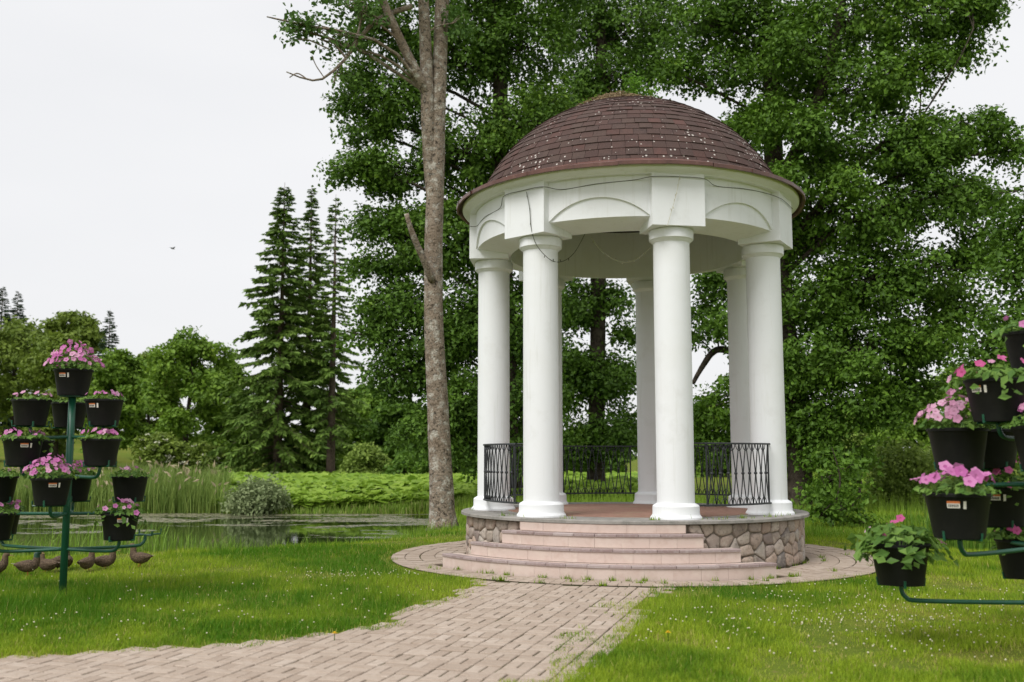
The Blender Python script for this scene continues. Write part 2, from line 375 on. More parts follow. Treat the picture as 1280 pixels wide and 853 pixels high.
# ------------------------------------------------------------------ brick path (basket weave), aligned with the steps
path_poly = np.array([(-8, 5.9), (-5, 6.45), (-3.47, 6.96), (-3.02, 7.17), (-2.53, 7.37), (-1.99, 7.49), (-1.58, 7.78), (-1.19, 8.12), (-.99, 8.42), (-.86, 9.27), (-.51, 10.03), (-.20, 11.07), (-.4, 11.6), (1.0, 11.3), (1.9, 11.2), (1.54, 10.74), (1.31, 10.2), (1.10, 9.56), (.90, 8.54), (.79, 7.91), (.52, 7.4), (.34, 6.73), (.22, 6.38), (-.3, 5.0), (-1.8, 4.0), (-8, 3.2)])
mb = MB(); q = path_poly[::-1]; mb.add(np.c_[q, np.full(len(q), .003)], [list(range(len(q)))])
path = tag(mb.obj('brick_path', m_bed), kind='structure')
pv = MB(); box(pv, -.0950, .0950, -.0452, .0452, -.02, 0, bev=.005); me_paver = pv.mesh('paver', m_paver)
cells = []; ca, sa = math.cos(TH), math.sin(TH)
org = np.array([.55, 11.3])
for iu in range(-45, 20):
    for iv in range(-45, 6):
        c = org + np.array([ca * iu - sa * iv, sa * iu + ca * iv]) * .2
        for h in (-1, 1):
            if (iu + iv) % 2: p = c + .05 * h * np.array([-sa, ca]); a = TH
            else: p = c + .05 * h * np.array([ca, sa]); a = TH + math.pi / 2
            cells.append((p[0], p[1], a))
cells = np.array(cells)
keep = (sdf(cells[:, :2], path_poly) < .13 + .10 * (vnoise(cells[:, :2] * 2.3, 9) - .5)) & (np.hypot(cells[:, 0] - GC[0], cells[:, 1] - GC[1]) > 3.43) & (cells[:, 1] > 4.6)
cells = cells[keep]
vis = (cells[:, 1] > 6.15) & (np.abs(cells[:, 0]) < cells[:, 1] * .535)
order = np.argsort(np.where(vis, cells[:, 1], 99 + cells[:, 1])); rest = MB()
for k, q in enumerate(order):
    x, y, a = cells[q]; z = .011 + rng.normal(0, .0022); tl = rng.normal(0, .010, 2)
    if k < 300 and vis[q]: link('paver', me_paver, path, (x, y, z), (tl[0], tl[1], a + rng.normal(0, .012)))
    else:
        n0 = rest.n; box(rest, -.0950, .0950, -.0452, .0452, -.02, 0, bev=.005, tint=rng.random())
        v = rest.v[-1]; a += rng.normal(0, .012); c_, s_ = math.cos(a), math.sin(a)
        rest.v[-1] = np.c_[v[:, 0] * c_ - v[:, 1] * s_ + x, v[:, 0] * s_ + v[:, 1] * c_ + y, v[:, 2] + z + v[:, 0] * tl[0] + v[:, 1] * tl[1]]
tag(rest.obj('pavers', m_paver, path), kind='stuff')

# ------------------------------------------------------------------ ring pavement round the rotunda
mb = MB(); an = np.linspace(0, 2 * math.pi, 73)[:-1]; ring_r = 3.36
v = np.r_[np.c_[GC[0] + 2.30 * np.sin(an), GC[1] - 2.30 * np.cos(an), an * 0 + .010], np.c_[GC[0] + ring_r * np.sin(an), GC[1] - ring_r * np.cos(an), an * 0 + .010]]
k = np.arange(72); mb.add(v, np.c_[k, k + 72, (k + 1) % 72 + 72, (k + 1) % 72])
ringp = tag(mb.obj('ring_pavement', m_bed), kind='structure')
bricks = []
for ci, (r0, r1) in enumerate(((2.37, 2.55), (2.56, 2.75), (2.76, 2.95), (2.97, 3.16), (3.17, 3.35))):
    n = int(2 * math.pi * r1 / .125); off = rng.random()
    for k in range(n):
        a = (k + off) / n * 2 * math.pi; a = (a + math.pi) % (2 * math.pi) - math.pi
        lo = a - TH
        if r0 < 2.96 and abs(lo) < R(47): continue
        bricks.append((r0, r1, a, math.pi / n, ci))
def seen(b):
    a = b[2]; return abs(a) < R(125)
bricks.sort(key=lambda b: (0 if seen(b) else 1, -math.cos(b[2]) * b[1]))
rest = MB(); mesh_c = {}
for k, (r0, r1, a, h, ci) in enumerate(bricks):
    z = .020 + rng.normal(0, .0025); hh = h - .0035 / r1
    if k < 300:
        if ci not in mesh_c:
            t = MB(); arcbox(t, r0, r1, -.012, 0, -hh, hh, 1, bev=.004); mesh_c[ci] = t.mesh('paver', m_paver)
        link('paver', mesh_c[ci], ringp, (GC[0], GC[1], z), (0, 0, a))
    else:
        t = MB(); arcbox(rest, r0, r1, z - .012, z, a - hh, a + hh, 1, bev=.004, tint=rng.random()); rest.v[-1] = rest.v[-1] + np.array([GC[0], GC[1], 0])
tag(rest.obj('pavers', m_paver, ringp), kind='stuff')

# ================================================================== THE ROTUNDA
rot = thing('rotunda', 'white seven-columned garden rotunda with brown shingled dome and pink steps', 'gazebo', (GC[0], GC[1], 0), TH)
FZ, CAPZ = .636, 4.192
RC = 1.95
NA = [R(k * 360 / 7) for k in (-1.5, -.5, .5, 1.5, 2.5, 3.5, -2.5)]

# stone base with every stone its own piece
mb = MB(); lathe(mb, [(2.30, 0), (2.30, .592)], 72); base = mb.obj('stone_base', m_mortar, rot, True)
def clip(poly, n, d):
    out = []
    for i in range(len(poly)):
        a, b = poly[i], poly[(i + 1) % len(poly)]; da, db = a @ n - d, b @ n - d
        if da <= 0: out.append(a)
        if (da <= 0) != (db <= 0): out.append(a + (b - a) * (da / (da - db)))
    return out
Wc = 2 * math.pi * 2.33; pts = []
rows = 4
for r_ in range(rows):
    n = int(Wc / rng.uniform(.19, .215)); off = rng.random()
    for k in range(n):
        pts.append(((k + off + rng.uniform(-.32, .32)) * Wc / n, .05 + (r_ + .5 + rng.uniform(-.33, .33)) * .535 / rows))
pts = np.array(pts); pts[:, 0] %= Wc
kept = 0
for q, p in enumerate(pts):
    ang = p[0] / Wc * 2 * math.pi; ang = (ang + math.pi) % (2 * math.pi) - math.pi
    if abs(ang) < R(22): continue
    d = pts - p; d[:, 0] = (d[:, 0] + Wc / 2) % Wc - Wc / 2
    near = np.argsort((d ** 2).sum(1))[1:16]
    poly = [np.array(c) for c in ((-.3, .012 - p[1]), (.3, .012 - p[1]), (.3, .588 - p[1]), (-.3, .588 - p[1]))]
    for k in near:
        e = d[k]; ln = np.hypot(*e)
        if ln < .02: continue
        poly = clip(poly, e / ln, ln / 2 - .006)
        if len(poly) < 3: break
    if len(poly) < 3: continue
    poly = np.array(poly); c = poly.mean(0)
    # round the corners a little: insert cut points
    rp = []
    for i in range(len(poly)):
        a, b, c2 = poly[i - 1], poly[i], poly[(i + 1) % len(poly)]
        rp += [b + (a - b) * .17, b + (c2 - b) * .17]
    rp = np.array(rp)
    n = len(rp); mb = MB(); hgt = rng.uniform(.012, .034)
    rings = [(1, -.02), (.97, hgt * .45), (.80, hgt * .9), (.45, hgt * 1.08)]
    vs = []
    for s_, h_ in rings:
        jj = 1 + rng.uniform(-.07, .07, n) * (h_ > 0)
        u = c + (rp - c) * s_ * jj[:, None]; rr = 2.303 + h_ + rng.uniform(-.004, .004, n) * (h_ > 0)
        th = u[:, 0] / 2.33; vs.append(np.c_[rr * np.sin(th), -rr * np.cos(th), u[:, 1] + p[1]])
    vs = np.concatenate(vs); fi = []
    for r_ in range(3):
        for k in range(n): fi.append((r_ * n + k, r_ * n + (k + 1) % n, r_ * n + n + (k + 1) % n, r_ * n + n + k))
    mb.add(vs, fi); mb.f.setdefault(n, []).append((3 * n + np.arange(n))[None]); mb.m.setdefault(n, []).append(np.array([0]))
    if kept < 300: mb.obj('stone', m_stone, base, True).rotation_euler = (0, 0, ang); kept += 1

mb = MB(); lathe(mb, [(1.75, .592), (2.375, .592), (2.395, .597), (2.395, .628), (2.385, FZ), (1.74, FZ)], 84); mb.obj('floor_slab', m_slab, rot)
mb = MB(); lathe(mb, [(1.742, FZ - .02), (1.742, FZ + .004), (.01, FZ + .006)], 48); flo = mb.obj('floor_paving', m_floorbrick, rot)

# steps: riser tiles, nosing tiles, tread
ZS = [.18, .33, .48]; RS = [2.95, 2.72, 2.55]; HA = [R(42.5), R(36.5), R(28)]
STEP = [(2.95, .0, .18, R(43.2)), (2.735, .18, .335, R(36.6)), (2.545, .335, .49, R(28.6)), (2.385, .49, .592, R(25))]
for si, (r, z0, z1, ha) in enumerate(STEP):
    rin = STEP[si + 1][0] - .05 if si < 3 else 2.33
    nose = si < 3; zt = z1 - (.03 if nose else .001)
    mb = MB(); arcbox(mb, rin - .1 if si < 3 else 2.29, r - .012, 0 if si == 0 else z0 - .02, zt, -ha + .004, ha - .004, 40)
    st = mb.obj('step', m_tread, rot)
    n = max(6, int(2 * ha * r / .30)); t = MB(); h = ha / n
    arcbox(t, r - .012, r, z0 + .002, zt, -h + .0004, h - .0004, 4); me = t.mesh('riser_tile', m_tile)
    for k in range(n): link('riser_tile', me, st, (rng.normal(0, .0007), 0, 0), (0, 0, -ha + (2 * k + 1) * h))
    # end cheeks
    if nose:
        n = int(2 * ha * r / .235); t = MB(); h = ha / n
        arcbox(t, r - .10, r + .014, zt, z1, -h + .001, h - .001, 3, bev=.006); me = t.mesh('nosing_tile', m_nosing)
        for k in range(n): link('nosing_tile', me, st, (rng.normal(0, .001), 0, rng.normal(0, .0012)), (0, 0, -ha + (2 * k + 1) * h))
        n = int(2 * ha * r / .31); t = MB(); h = ha / n
        arcbox(t, rin + (.046 if si < 2 else .01), r - .102, zt, z1 - .004, -h + .001, h - .001, 3, bev=.003); me = t.mesh('tread_tile', m_tile)
        for k in range(n): link('tread_tile', me, st, None, (0, 0, -ha + (2 * k + 1) * h))

# columns
prof_shaft = [(.2285, FZ + .18), (.2285, FZ + 1.2), (.2275, FZ + 2.2), (.226, CAPZ - .16)]
t = MB(); lathe(t, prof_shaft, 48); me_shaft = t.mesh('column', m_white, True)
t = MB(); lathe(t, [(.235, FZ - .01), (.315, FZ - .01), (.312, FZ + .02), (.292, FZ + .045), (.285, FZ + .06), (.283, FZ + .15), (.272, FZ + .165), (.248, FZ + .178), (.228, FZ + .19)], 48); me_base = t.mesh('column_base', m_white, False)
t = MB(); lathe(t, [(.225, CAPZ - .168), (.236, CAPZ - .160), (.255, CAPZ - .135), (.268, CAPZ - .130), (.276, CAPZ - .122), (.278, CAPZ - .02), (.27, CAPZ - .004), (.2, CAPZ + .01)], 48); me_cap = t.mesh('capital', m_white, False)
for me in (me_base, me_cap):
    me.polygons.foreach_set('use_smooth', [True] * len(me.polygons))
    try: me.set_sharp_from_angle(angle=R(28))
    except Exception: pass
for a in NA:
    c = link('column', me_shaft, rot, (RC * math.sin(a), -RC * math.cos(a), 0), (0, 0, a))
    link('column_base', me_base, c); link('capital', me_cap, c)

# entablature: seven bays with an arched sunk panel, and a block over every column
Z0, ZT, RO, RI, RL = 4.325, 4.865, 2.205, 1.70, 2.178
HB = .335 / 2.25
ent = MB()
for k in range(7):
    a0 = R(k * 360 / 7 - 360 / 14) + 0; mid = R(k * 360 / 7); hw = R(180 / 7); hp = hw - HB - .005
    nb = 30; aa = np.linspace(-hw, hw, nb * 2 + 1); rows_ = []
    for u in aa:
        inside = abs(u) < hp
        rise = .285 * math.sqrt(max(0, 1 - (u / hp) ** 2)) ** 1.0 if inside else 0
        # segmental arch
        Rr = (hp * 2.2); sag = .25; rad = (Rr ** 2 + sag ** 2) / (2 * sag); xx = u * 2.2
        rise = max(0, math.sqrt(max(0, rad ** 2 - xx ** 2)) - (rad - sag)) if inside else 0
        za = Z0 + rise
        rl = RL if inside else RO
        rows_.append([(RI, 4.99), (RI, 4.245), (rl, Z0), (rl, za), (RO, za + .004), (RO, ZT)])
    pr = np.array(rows_); an = mid + aa
    v = np.stack([pr[:, :, 0] * np.sin(an)[:, None], -pr[:, :, 0] * np.cos(an)[:, None], pr[:, :, 1]], -1); m_ = 6
    i = np.arange(len(aa) - 1)[:, None] * m_; j = np.arange(m_ - 1)[None]
    F_ = np.stack([i + j, i + j + 1, i + m_ + j + 1, i + m_ + j], -1)
    ent.add(v.reshape(-1, 3), F_[:, 1:].reshape(-1, 4), None, 0); ent.add(v.reshape(-1, 3), F_[:, :1].reshape(-1, 4), None, 1)
ento = ent.obj('entablature', [m_white, m_white], rot)
t = MB(); box(t, -.335, .335, -2.275, -1.715, CAPZ, ZT - .012); me_blk = t.mesh('block', m_white)
for a in NA: link('block', me_blk, ento, None, (0, 0, a))
mb = MB(); lathe(mb, [(2.15, 4.836), (2.284, 4.836), (2.292, 4.846), (2.305, 4.855), (2.345, 4.866), (2.375, 4.878), (2.392, 4.886), (2.40, 4.898), (2.40, 4.935), (2.2, 4.94)], 96)
co = mb.obj('cornice', m_white, rot, True)
try: co.data.set_sharp_from_angle(angle=R(35))
except Exception: pass

# dome: boarding inside, sheet-metal skirt, shingles in courses
SZ, SR = 4.17, 2.325
def dome_pt(s):                      # s = polar angle from the apex
    return SR * math.sin(s), SZ + SR * math.cos(s)
smax = math.acos((5.03 - SZ) / SR)
mb = MB(); lathe(mb, [(max(.002, dome_pt(s)[0] - .04), dome_pt(s)[1] - .03) for s in np.linspace(0, smax, 18)], 64)
roof = mb.obj('dome', m_under, rot, True)
mb = MB(); lathe(mb, [(1.69, 4.988), (2.2, 4.950), (2.44, 4.946)], 64); mb.obj('soffit_board', m_under, rot)
# flashing in straight lengths
nf = 26; rb, zb = dome_pt(smax)
t = MB(); h = math.pi / nf
for (q, lift) in ((0, 0),):
    pr = [(rb - .03, zb + .045), (rb + .04, zb + .008), (2.475, 4.948), (2.485, 4.941), (2.482, 4.898), (2.462, 4.896), (2.45, 4.925)]
    an = np.array([-h, 0, h * 1.04])
    v = np.stack([np.outer(np.sin(an), [p[0] for p in pr]), -np.outer(np.cos(an), [p[0] for p in pr]), np.repeat(np.array([[p[1] for p in pr]]), 3, 0)], -1)
    m_ = len(pr); i = np.arange(2)[:, None] * m_; j = np.arange(m_ - 1)[None]
    t.add(v.reshape(-1, 3), np.stack([i + j, i + m_ + j, i + m_ + j + 1, i + j + 1], -1).reshape(-1, 4))
me = t.mesh('eave_flashing', m_flash)
for k in range(nf): link('eave_flashing', me, roof, (0, 0, rng.normal(0, .003)), (rng.normal(0, .0015), rng.normal(0, .0015), k * 2 * h))

def shinglemat():
    m = M('bitumen_shingle', (.090, .050, .043), .88, .15, var=[(.112, .060, .052), (.062, .042, .038), (.085, .060, .051)],
          noise=[(4, 5, (.065, .046, .042), .45, .7), (90, 3, (.13, .085, .075), .5, .75)], bump=(160, .5, .003))
    n = m.node_tree.nodes; l = m.node_tree.links; pb = n['Principled BSDF']
    g = n.new('ShaderNodeNewGeometry'); vo = n.new('ShaderNodeTexVoronoi'); vo.inputs['Scale'].default_value = 19; l.new(g.outputs['Position'], vo.inputs['Vector'])
    nz = n.new('ShaderNodeTexNoise'); nz.inputs['Scale'].default_value = 1.7; l.new(g.outputs['Position'], nz.inputs['Vector'])
    a = n.new('ShaderNodeMapRange'); a.inputs['From Min'].default_value = .40; a.inputs['From Max'].default_value = .62; a.inputs['To Min'].default_value = .04; a.inputs['To Max'].default_value = .30; l.new(nz.outputs['Fac'], a.inputs['Value'])
    cmpn = n.new('ShaderNodeMath'); cmpn.operation = 'LESS_THAN'; l.new(vo.outputs['Distance'], cmpn.inputs[0]); l.new(a.outputs[0], cmpn.inputs[1])
    sep = n.new('ShaderNodeSeparateColor'); l.new(vo.outputs['Color'], sep.inputs[0])
    c2 = n.new('ShaderNodeMath'); c2.operation = 'GREATER_THAN'; c2.inputs[1].default_value = .62; l.new(sep.outputs[0], c2.inputs[0])
    mu = n.new('ShaderNodeMath'); mu.operation = 'MULTIPLY'; l.new(cmpn.outputs[0], mu.inputs[0]); l.new(c2.outputs[0], mu.inputs[1])
    mx = n.new('ShaderNodeMix'); mx.data_type = 'RGBA'; old = pb.inputs['Base Color'].links[0].from_socket
    l.new(old, mx.inputs['A']); mx.inputs['B'].default_value = (.50, .46, .42, 1); l.new(mu.outputs[0], mx.inputs['Factor']); l.new(mx.outputs['Result'], pb.inputs['Base Color'])
    return m
m_shingle = shinglemat()
NC = 23; ds = smax / NC; sh = []
for ci in range(NC - 1):
    s1 = smax + .012 - ci * ds; s0 = s1 - ds * 1.55
    rr = dome_pt(s1)[0]; n = max(8, int(2 * math.pi * rr / .172)); off = rng.random()
    for k in range(n): sh.append((ci, s0, s1, math.pi / n, (k + off) / n * 2 * math.pi))
def shingle(mb, s0, s1, h, a, lift, tint=None):
    an = np.linspace(a - h * .972, a + h * .972, 3); ss = np.linspace(max(s0, .02), s1, 3); V = []
    for top in (1, 0):
        for s, li in zip(ss, (.002, .007 + lift * .4, .012 + lift)):
            r_ = SR + (li if top else li - .011); rr, zz = r_ * math.sin(s), SZ + r_ * math.cos(s)
            V += [(rr * math.sin(q), -rr * math.cos(q), zz) for q in an]
    F = []
    for b in range(2):
        for c in range(2): F.append((b * 3 + c, (b + 1) * 3 + c, (b + 1) * 3 + c + 1, b * 3 + c + 1))
    for c in range(2): F.append((6 + c, 15 + c, 15 + c + 1, 6 + c + 1))
    for b in range(2): F += [(b * 3, 9 + b * 3, 12 + b * 3, 3 + b * 3), (b * 3 + 2, b * 3 + 5, 14 + b * 3, 11 + b * 3)]
    mb.add(V, F, tint)
def front(s):
    a = (s[4] + TH + math.pi) % (2 * math.pi) - math.pi
    return abs(a - .12) / 1.0 + .35 * abs(s[0] / NC - .35)
sh.sort(key=front); rest = MB(); mc = {}
for k, (ci, s0, s1, h, a) in enumerate(sh):
    tick = int(rng.integers(0, 3)); lift = (.0, .003, .008)[tick]
    if k < 300:
        if (ci, tick) not in mc:
            t = MB(); shingle(t, s0, s1, h, 0, lift); mc[(ci, tick)] = t.mesh('shingle', m_shingle)
        link('shingle', mc[(ci, tick)], roof, None, (0, 0, a))
    else: shingle(rest, s0, s1, h, a, lift, rng.random())
tag(rest.obj('shingles', m_shingle, roof), kind='stuff')
mb = MB(); lathe(mb, [(.0015, SZ + SR + .012), (.1, SZ + SR + .011), (.17, SZ + SR - .004)], 16); mb.obj('apex_cap', m_shingle, roof)

# railings: flat rails on an arc, )( bars with a collar, half-hoops above and below
RR = 2.075; zt_, zb_ = 1.555, .80
RAILS = [(NA[q], NA[q] + R(360 / 7)) for q in (0, 2, 3, 4, 5, 6)]
na = 9; gap = R(10.4); span = R(360 / 7) - 2 * gap; pitch = span / na
def on_arc(a, z, r=RR): return (r * math.sin(a), -r * math.cos(a), z)
t = MB(); arcbox(t, RR - .024, RR + .024, zt_ - .022, zt_, -span / 2 - .02, span / 2 + .02, 14, bev=.006); me_tr = t.mesh('top_rail', m_iron)
t = MB(); arcbox(t, RR - .020, RR + .020, zb_ - .018, zb_ + .004, -span / 2 - .02, span / 2 + .02, 14, bev=.005); me_br = t.mesh('bottom_rail', m_iron)
t = MB()
for s_ in (-1, 1):
    uz = np.linspace(0, 1, 11); off = (.08 + .92 * np.abs(2 * uz - 1) ** 1.25) * pitch * .49 * s_
    tube(t, [on_arc(o, zb_ + (zt_ - .022 - zb_) * u) for o, u in zip(off, uz)], .0075, 5)
me_ba = t.mesh('baluster', m_iron, True)
t = MB(); zc = (zt_ + zb_) / 2; tube(t, [on_arc(0, zc - .016), on_arc(0, zc - .008), on_arc(0, zc + .008), on_arc(0, zc + .016)], [.014, .021, .021, .014], 8); me_co = t.mesh('collar', m_iron, True)
me_ho = []
for top in (0, 1):
    t = MB(); th = np.linspace(0, math.pi, 9); zz = (zt_ - .02) if top else zb_; sg = -1 if top else 1
    tube(t, [on_arc(math.cos(q) * pitch * .44, zz + sg * math.sin(q) * .075) for q in th], .006, 4); me_ho.append(t.mesh('half_hoop', m_iron, True))
me_st = []; me_po = []
for s_ in (-1, 1):
    for zz in (zt_ - .011, zb_ - .007):
        t = MB(); a = s_ * (span / 2 + .012); tube(t, [on_arc(a, zz, RR - .01), on_arc(a + s_ * R(5.5), zz, RR - .055)], .010, 5); me_st.append(t.mesh('wall_bracket', m_iron))
    t = MB(); a = s_ * (span / 2 + .004); tube(t, [on_arc(a, zb_), on_arc(a, zt_ - .02)], .012, 6); me_po.append(t.mesh('end_post', m_iron))
for a0, a1 in RAILS:
    am = (a0 + a1) / 2
    r_ = link('railing', me_tr, rot, None, (0, 0, am))
    link('bottom_rail', me_br, r_)
    for q in me_st: link('wall_bracket', q, r_)
    for q in me_po: link('end_post', q, r_)
    for k in range(na):
        a = -span / 2 + (k + .5) * pitch
        link('baluster', me_ba, r_, None, (0, 0, a)); link('collar', me_co, r_, None, (0, 0, a))
    for k in range(na - 1):
        for q in me_ho: link('half_hoop', q, r_, None, (0, 0, -span / 2 + (k + 1) * pitch))

# dry litter and sprouts on the crown of the dome
mb = MB(); n = 750
a = rng.random(n) * 6.28; rr_ = np.sqrt(rng.random(n)) * .62
cx, cy = -.20 + rr_ * np.cos(a) * .92, -.42 + rr_ * np.sin(a) * .42
for k in range(n):
    d = math.hypot(cx[k], cy[k]); z = SZ + math.sqrt(SR ** 2 - d * d) + .012 + max(0, .085 * (1 - (rr_[k] / .62) ** 2)) * rng.random() * (1.2 if cx[k] < 0 else .55)
    th = rng.random() * 6.28; ln = rng.uniform(.05, .17); ti = rng.normal(0, .25)
    dx = np.array([math.cos(th), math.sin(th), ti]) * ln; p = np.array([cx[k], cy[k], z])
    tube(mb, [p - dx / 2, p + np.array([0, 0, .012]), p + dx / 2], [.003, .005, .002], 3, tint=rng.random(), cap=False)
lit = mb.obj('roof_litter', m_straw)
lit.location = (GC[0] + .02, GC[1], 0); tag(lit, 'brown dry grass litter heaped on the crown of the dome', 'litter')
def leaves(mb, pos, nrm, size, tint, aspect=.62, fold=.25):
    """diamond leaves: pos (n,3) nrm (n,3)"""
    n = len(pos); size = np.broadcast_to(size, (n,)); nrm = nrm / (np.linalg.norm(nrm, axis=1)[:, None] + 1e-9)
    rv = rng.normal(size=(n, 3)); a = np.cross(nrm, rv); a /= np.linalg.norm(a, axis=1)[:, None] + 1e-9; b = np.cross(nrm, a)
    s = size[:, None]
    v = np.stack([pos - a * s * .5, pos + b * s * aspect * .5 + nrm * s * fold * .3 - a * s * .08, pos + a * s * .5 - nrm * s * fold * .25, pos - b * s * aspect * .5 + nrm * s * fold * .3 - a * s * .08], 1)
    f = np.arange(n * 4).reshape(n, 4)
    t_ = np.repeat(np.broadcast_to(tint, (n,)), 4)
    q = np.concatenate([f[:, [0, 1, 2]], f[:, [0, 2, 3]]])
    mb.add(v.reshape(-1, 3), q, t_)
mb = MB()
for (sx, sy, h, n) in ((.02, -.40, .36, 150), (.15, -.36, .32, 120), (-.1, -.38, .14, 30), (.30, -.42, .17, 60), (-.62, -.46, .09, 18)):
    p0 = np.array([sx, sy, SZ + math.sqrt(SR ** 2 - sx * sx - sy * sy) + .02]); k = rng.random(n)
    for q in range(5): tube(mb, [p0, p0 + np.array([rng.normal(0, .05), rng.normal(0, .05), h * rng.uniform(.6, 1)])], [.004, .002], 3, tint=.3, cap=False)
    pos = p0 + np.c_[rng.normal(0, .07, n), rng.normal(0, .07, n), k * h]
    leaves(mb, pos, np.c_[rng.normal(0, .6, (n, 2)), np.ones(n)], rng.uniform(.04, .075, n), rng.random(n), .5)
spr = mb.obj('roof_sprout', lf_sprout); spr.location = (GC[0] + .02, GC[1], 0); tag(spr, 'bright green sprouts growing out of the litter on the dome', 'plant', kind='stuff')

# ------------------------------------------------------------------ strings of lights on the entablature
def pol(deg, r, z): a = R(deg); return np.array([GC[0] + r * math.sin(a), GC[1] - r * math.cos(a), z])
deg0 = math.degrees(TH)
pts_ = []
for k in (-1.5, -.5, .5, 1.5):
    c = deg0 + k * 360 / 7; zz = {-1.5: 4.66, -.5: 4.765, .5: 4.785, 1.5: 4.75}[k]
    for e in (-8.2, 0, 8.2):
        if k == -1.5 and e < 0: continue
        pts_.append(pol(c + e, 2.284 / math.cos(R(e)) + .006, zz + (.012 if e == 0 else 0)))
    if k < 1.5:
        for e in (14, 25.7, 37.5):
            pts_.append(pol(c + e, 2.216, zz - .045 + (e - 14) / 23.5 * .05))
mb = MB(); tube(mb, smooth_path(pts_, 90), .0045, 4, cap=False)
tag(mb.obj('light_string', m_cord), 'thin dark cord of lights strung along the white entablature', 'string lights')
def cord(pts, rad, mat, label, beads=0):
    mb = MB(); p = smooth_path(pts, 34); tube(mb, p, rad, 4, cap=False)
    for q in range(beads):
        b = p[(q * 3 + 2) % len(p)]; tube(mb, [b, b + np.array([rng.normal(0, .006), -.004, .03 * rng.choice([-1, 1])])], [.004, .006], 4)
    tag(mb.obj('light_string', mat), label, 'string lights')
cord([P(658, 240, 12.44), P(662, 262, 12.40), P(664, 285, 12.40), P(671, 307, 12.42), P(688, 325, 12.5), P(703, 327, 12.8), P(718, 316, 13.0), P(731, 293, 13.25)], .005, m_cord, 'cord hanging from a block and looping into the bay beside it', 9)
cord([P(739, 297, 13.2), P(752, 314, 13.2), P(768, 325, 13.1), P(785, 328, 13.0), P(800, 321, 12.95), P(814, 309, 12.9)], .0042, m_cordw, 'pale cord swagging in a low arc inside the middle bay', 10)
cord([P(850, 219, 11.885), P(846, 240, 11.885), P(840, 262, 11.885), P(834, 283, 11.885)], .003, m_cordw, 'pale cord slanting down the block over the front column', 8)

# ================================================================== TREES
def nearest_attach(tp, tr, c):
    d = tp - c; dist = np.linalg.norm(d, axis=1); low = np.maximum(0, tp[:, 2] - (c[2] - .35 * np.hypot(d[:, 0], d[:, 1])))
    k = np.argmin(dist + 2.5 * low); return k

def make_tree(name, label, trunks, lobes, leaf, bark, size=.12, per=34, sig=.36, group=None, seed=0, gate=.36, dens=1.0, rough=.12, sides=12, twigs=2, cat='tree', flat=.35, bare=()):
    """trunks: list of (points, radii); lobes: list of (centre, (rx,ry,rz), tips)"""
    base = np.array(trunks[0][0][0]); root = thing(name, label, cat, tuple(base), 0, group)
    mb = MB(); TP = []; TR = []
    for k, (pp, rr) in enumerate(trunks):
        p = smooth_path(pp, 26); r = np.interp(np.linspace(0, 1, 26), np.linspace(0, 1, len(rr)), rr)
        if k == 0: r = r * (1 + .45 * np.exp(-np.arange(26) / 1.1))
        tube(mb, p - base, r, sides, cap=True, rough=rough); TP.append(p); TR.append(r)
    for pp, r0 in bare:
        p = smooth_path(pp, 12); tube(mb, p - base, np.linspace(r0, .012, 12), 6, cap=False)
    TP = np.concatenate(TP); TR = np.concatenate(TR)
    crown = MB(); TI = []; OU = []
    for (c, rad, nt_) in lobes:
        c = np.array(c, float); rad = np.array(rad, float)
        k = nearest_attach(TP, TR, c); a = TP[k]; d = np.linalg.norm(c - a)
        r0 = min(TR[k] * .6, .014 + .011 * d); mid = (a + c) / 2 + np.array([rng.normal(0, .08), rng.normal(0, .08), .10]) * d
        lp = smooth_path([a, mid, c, c + (c - mid) * .35], 9)
        if d > .3: tube(mb, lp - base, np.linspace(r0, .012, 9), 6, cap=False)
        n = int(nt_ * dens)
        u = rng.normal(size=(n * 2, 3)); u /= np.linalg.norm(u, axis=1)[:, None]; q = rng.uniform(.25, 1, n * 2) ** .55
        t = c + u * q[:, None] * rad
        g = vnoise(t / max(.9, rad.mean() * .55), 40 + seed) * .6 + vnoise(t / .6, 41 + seed) * .4
        keep = np.argsort(-g + rng.normal(0, .16, n * 2))[:n] if gate else np.arange(n)
        t = t[keep]; TI.append(t); OU.append(u[keep])
        for e in range(0, n, twigs if dens < 1.5 else 3):
            s0 = lp[int(rng.integers(3, 9))]; m_ = (s0 + t[e]) / 2 + rng.normal(0, .08, 3) + np.array([0, 0, .06])
            tube(mb, np.array([s0, m_, t[e]]) - base, [.016, .010, .004], 4, cap=False)
    mb.obj('trunk', bark, root, True)
    T = np.concatenate(TI); O = np.concatenate(OU); n = len(T)
    tt = np.repeat(T, per, 0); oo = np.repeat(O, per, 0); m = len(tt)
    sg = np.repeat(rng.uniform(.65, 1.25, n), per) * sig
    off = np.clip(rng.normal(size=(m, 3)), -1.5, 1.5) * sg[:, None]; off[:, 2] *= flat
    hz = oo.copy(); hz[:, 2] = 0; off[:, 2] -= .35 * (off * hz).sum(1)           # sprays dip outward
    pos = tt + off
    nr = np.c_[rng.normal(0, .95, (m, 2)), np.full(m, .75)] + oo * .6
    ti = np.clip(.0 + .5 * rng.random(m) + .48 * np.repeat(vnoise(T / 1.1, 60 + seed) * .7 + rng.random(n) * .3, per), 0, 1)
    leaves(crown, pos - base, nr, rng.uniform(.5, 1.5, m) * size, ti)
    crown.obj('crown', leaf, root)
    return root

def LB(px, py, Y, rx, rz, n, ry=None):
    return (P(px, py, Y), (rx, ry or rx, rz), n)

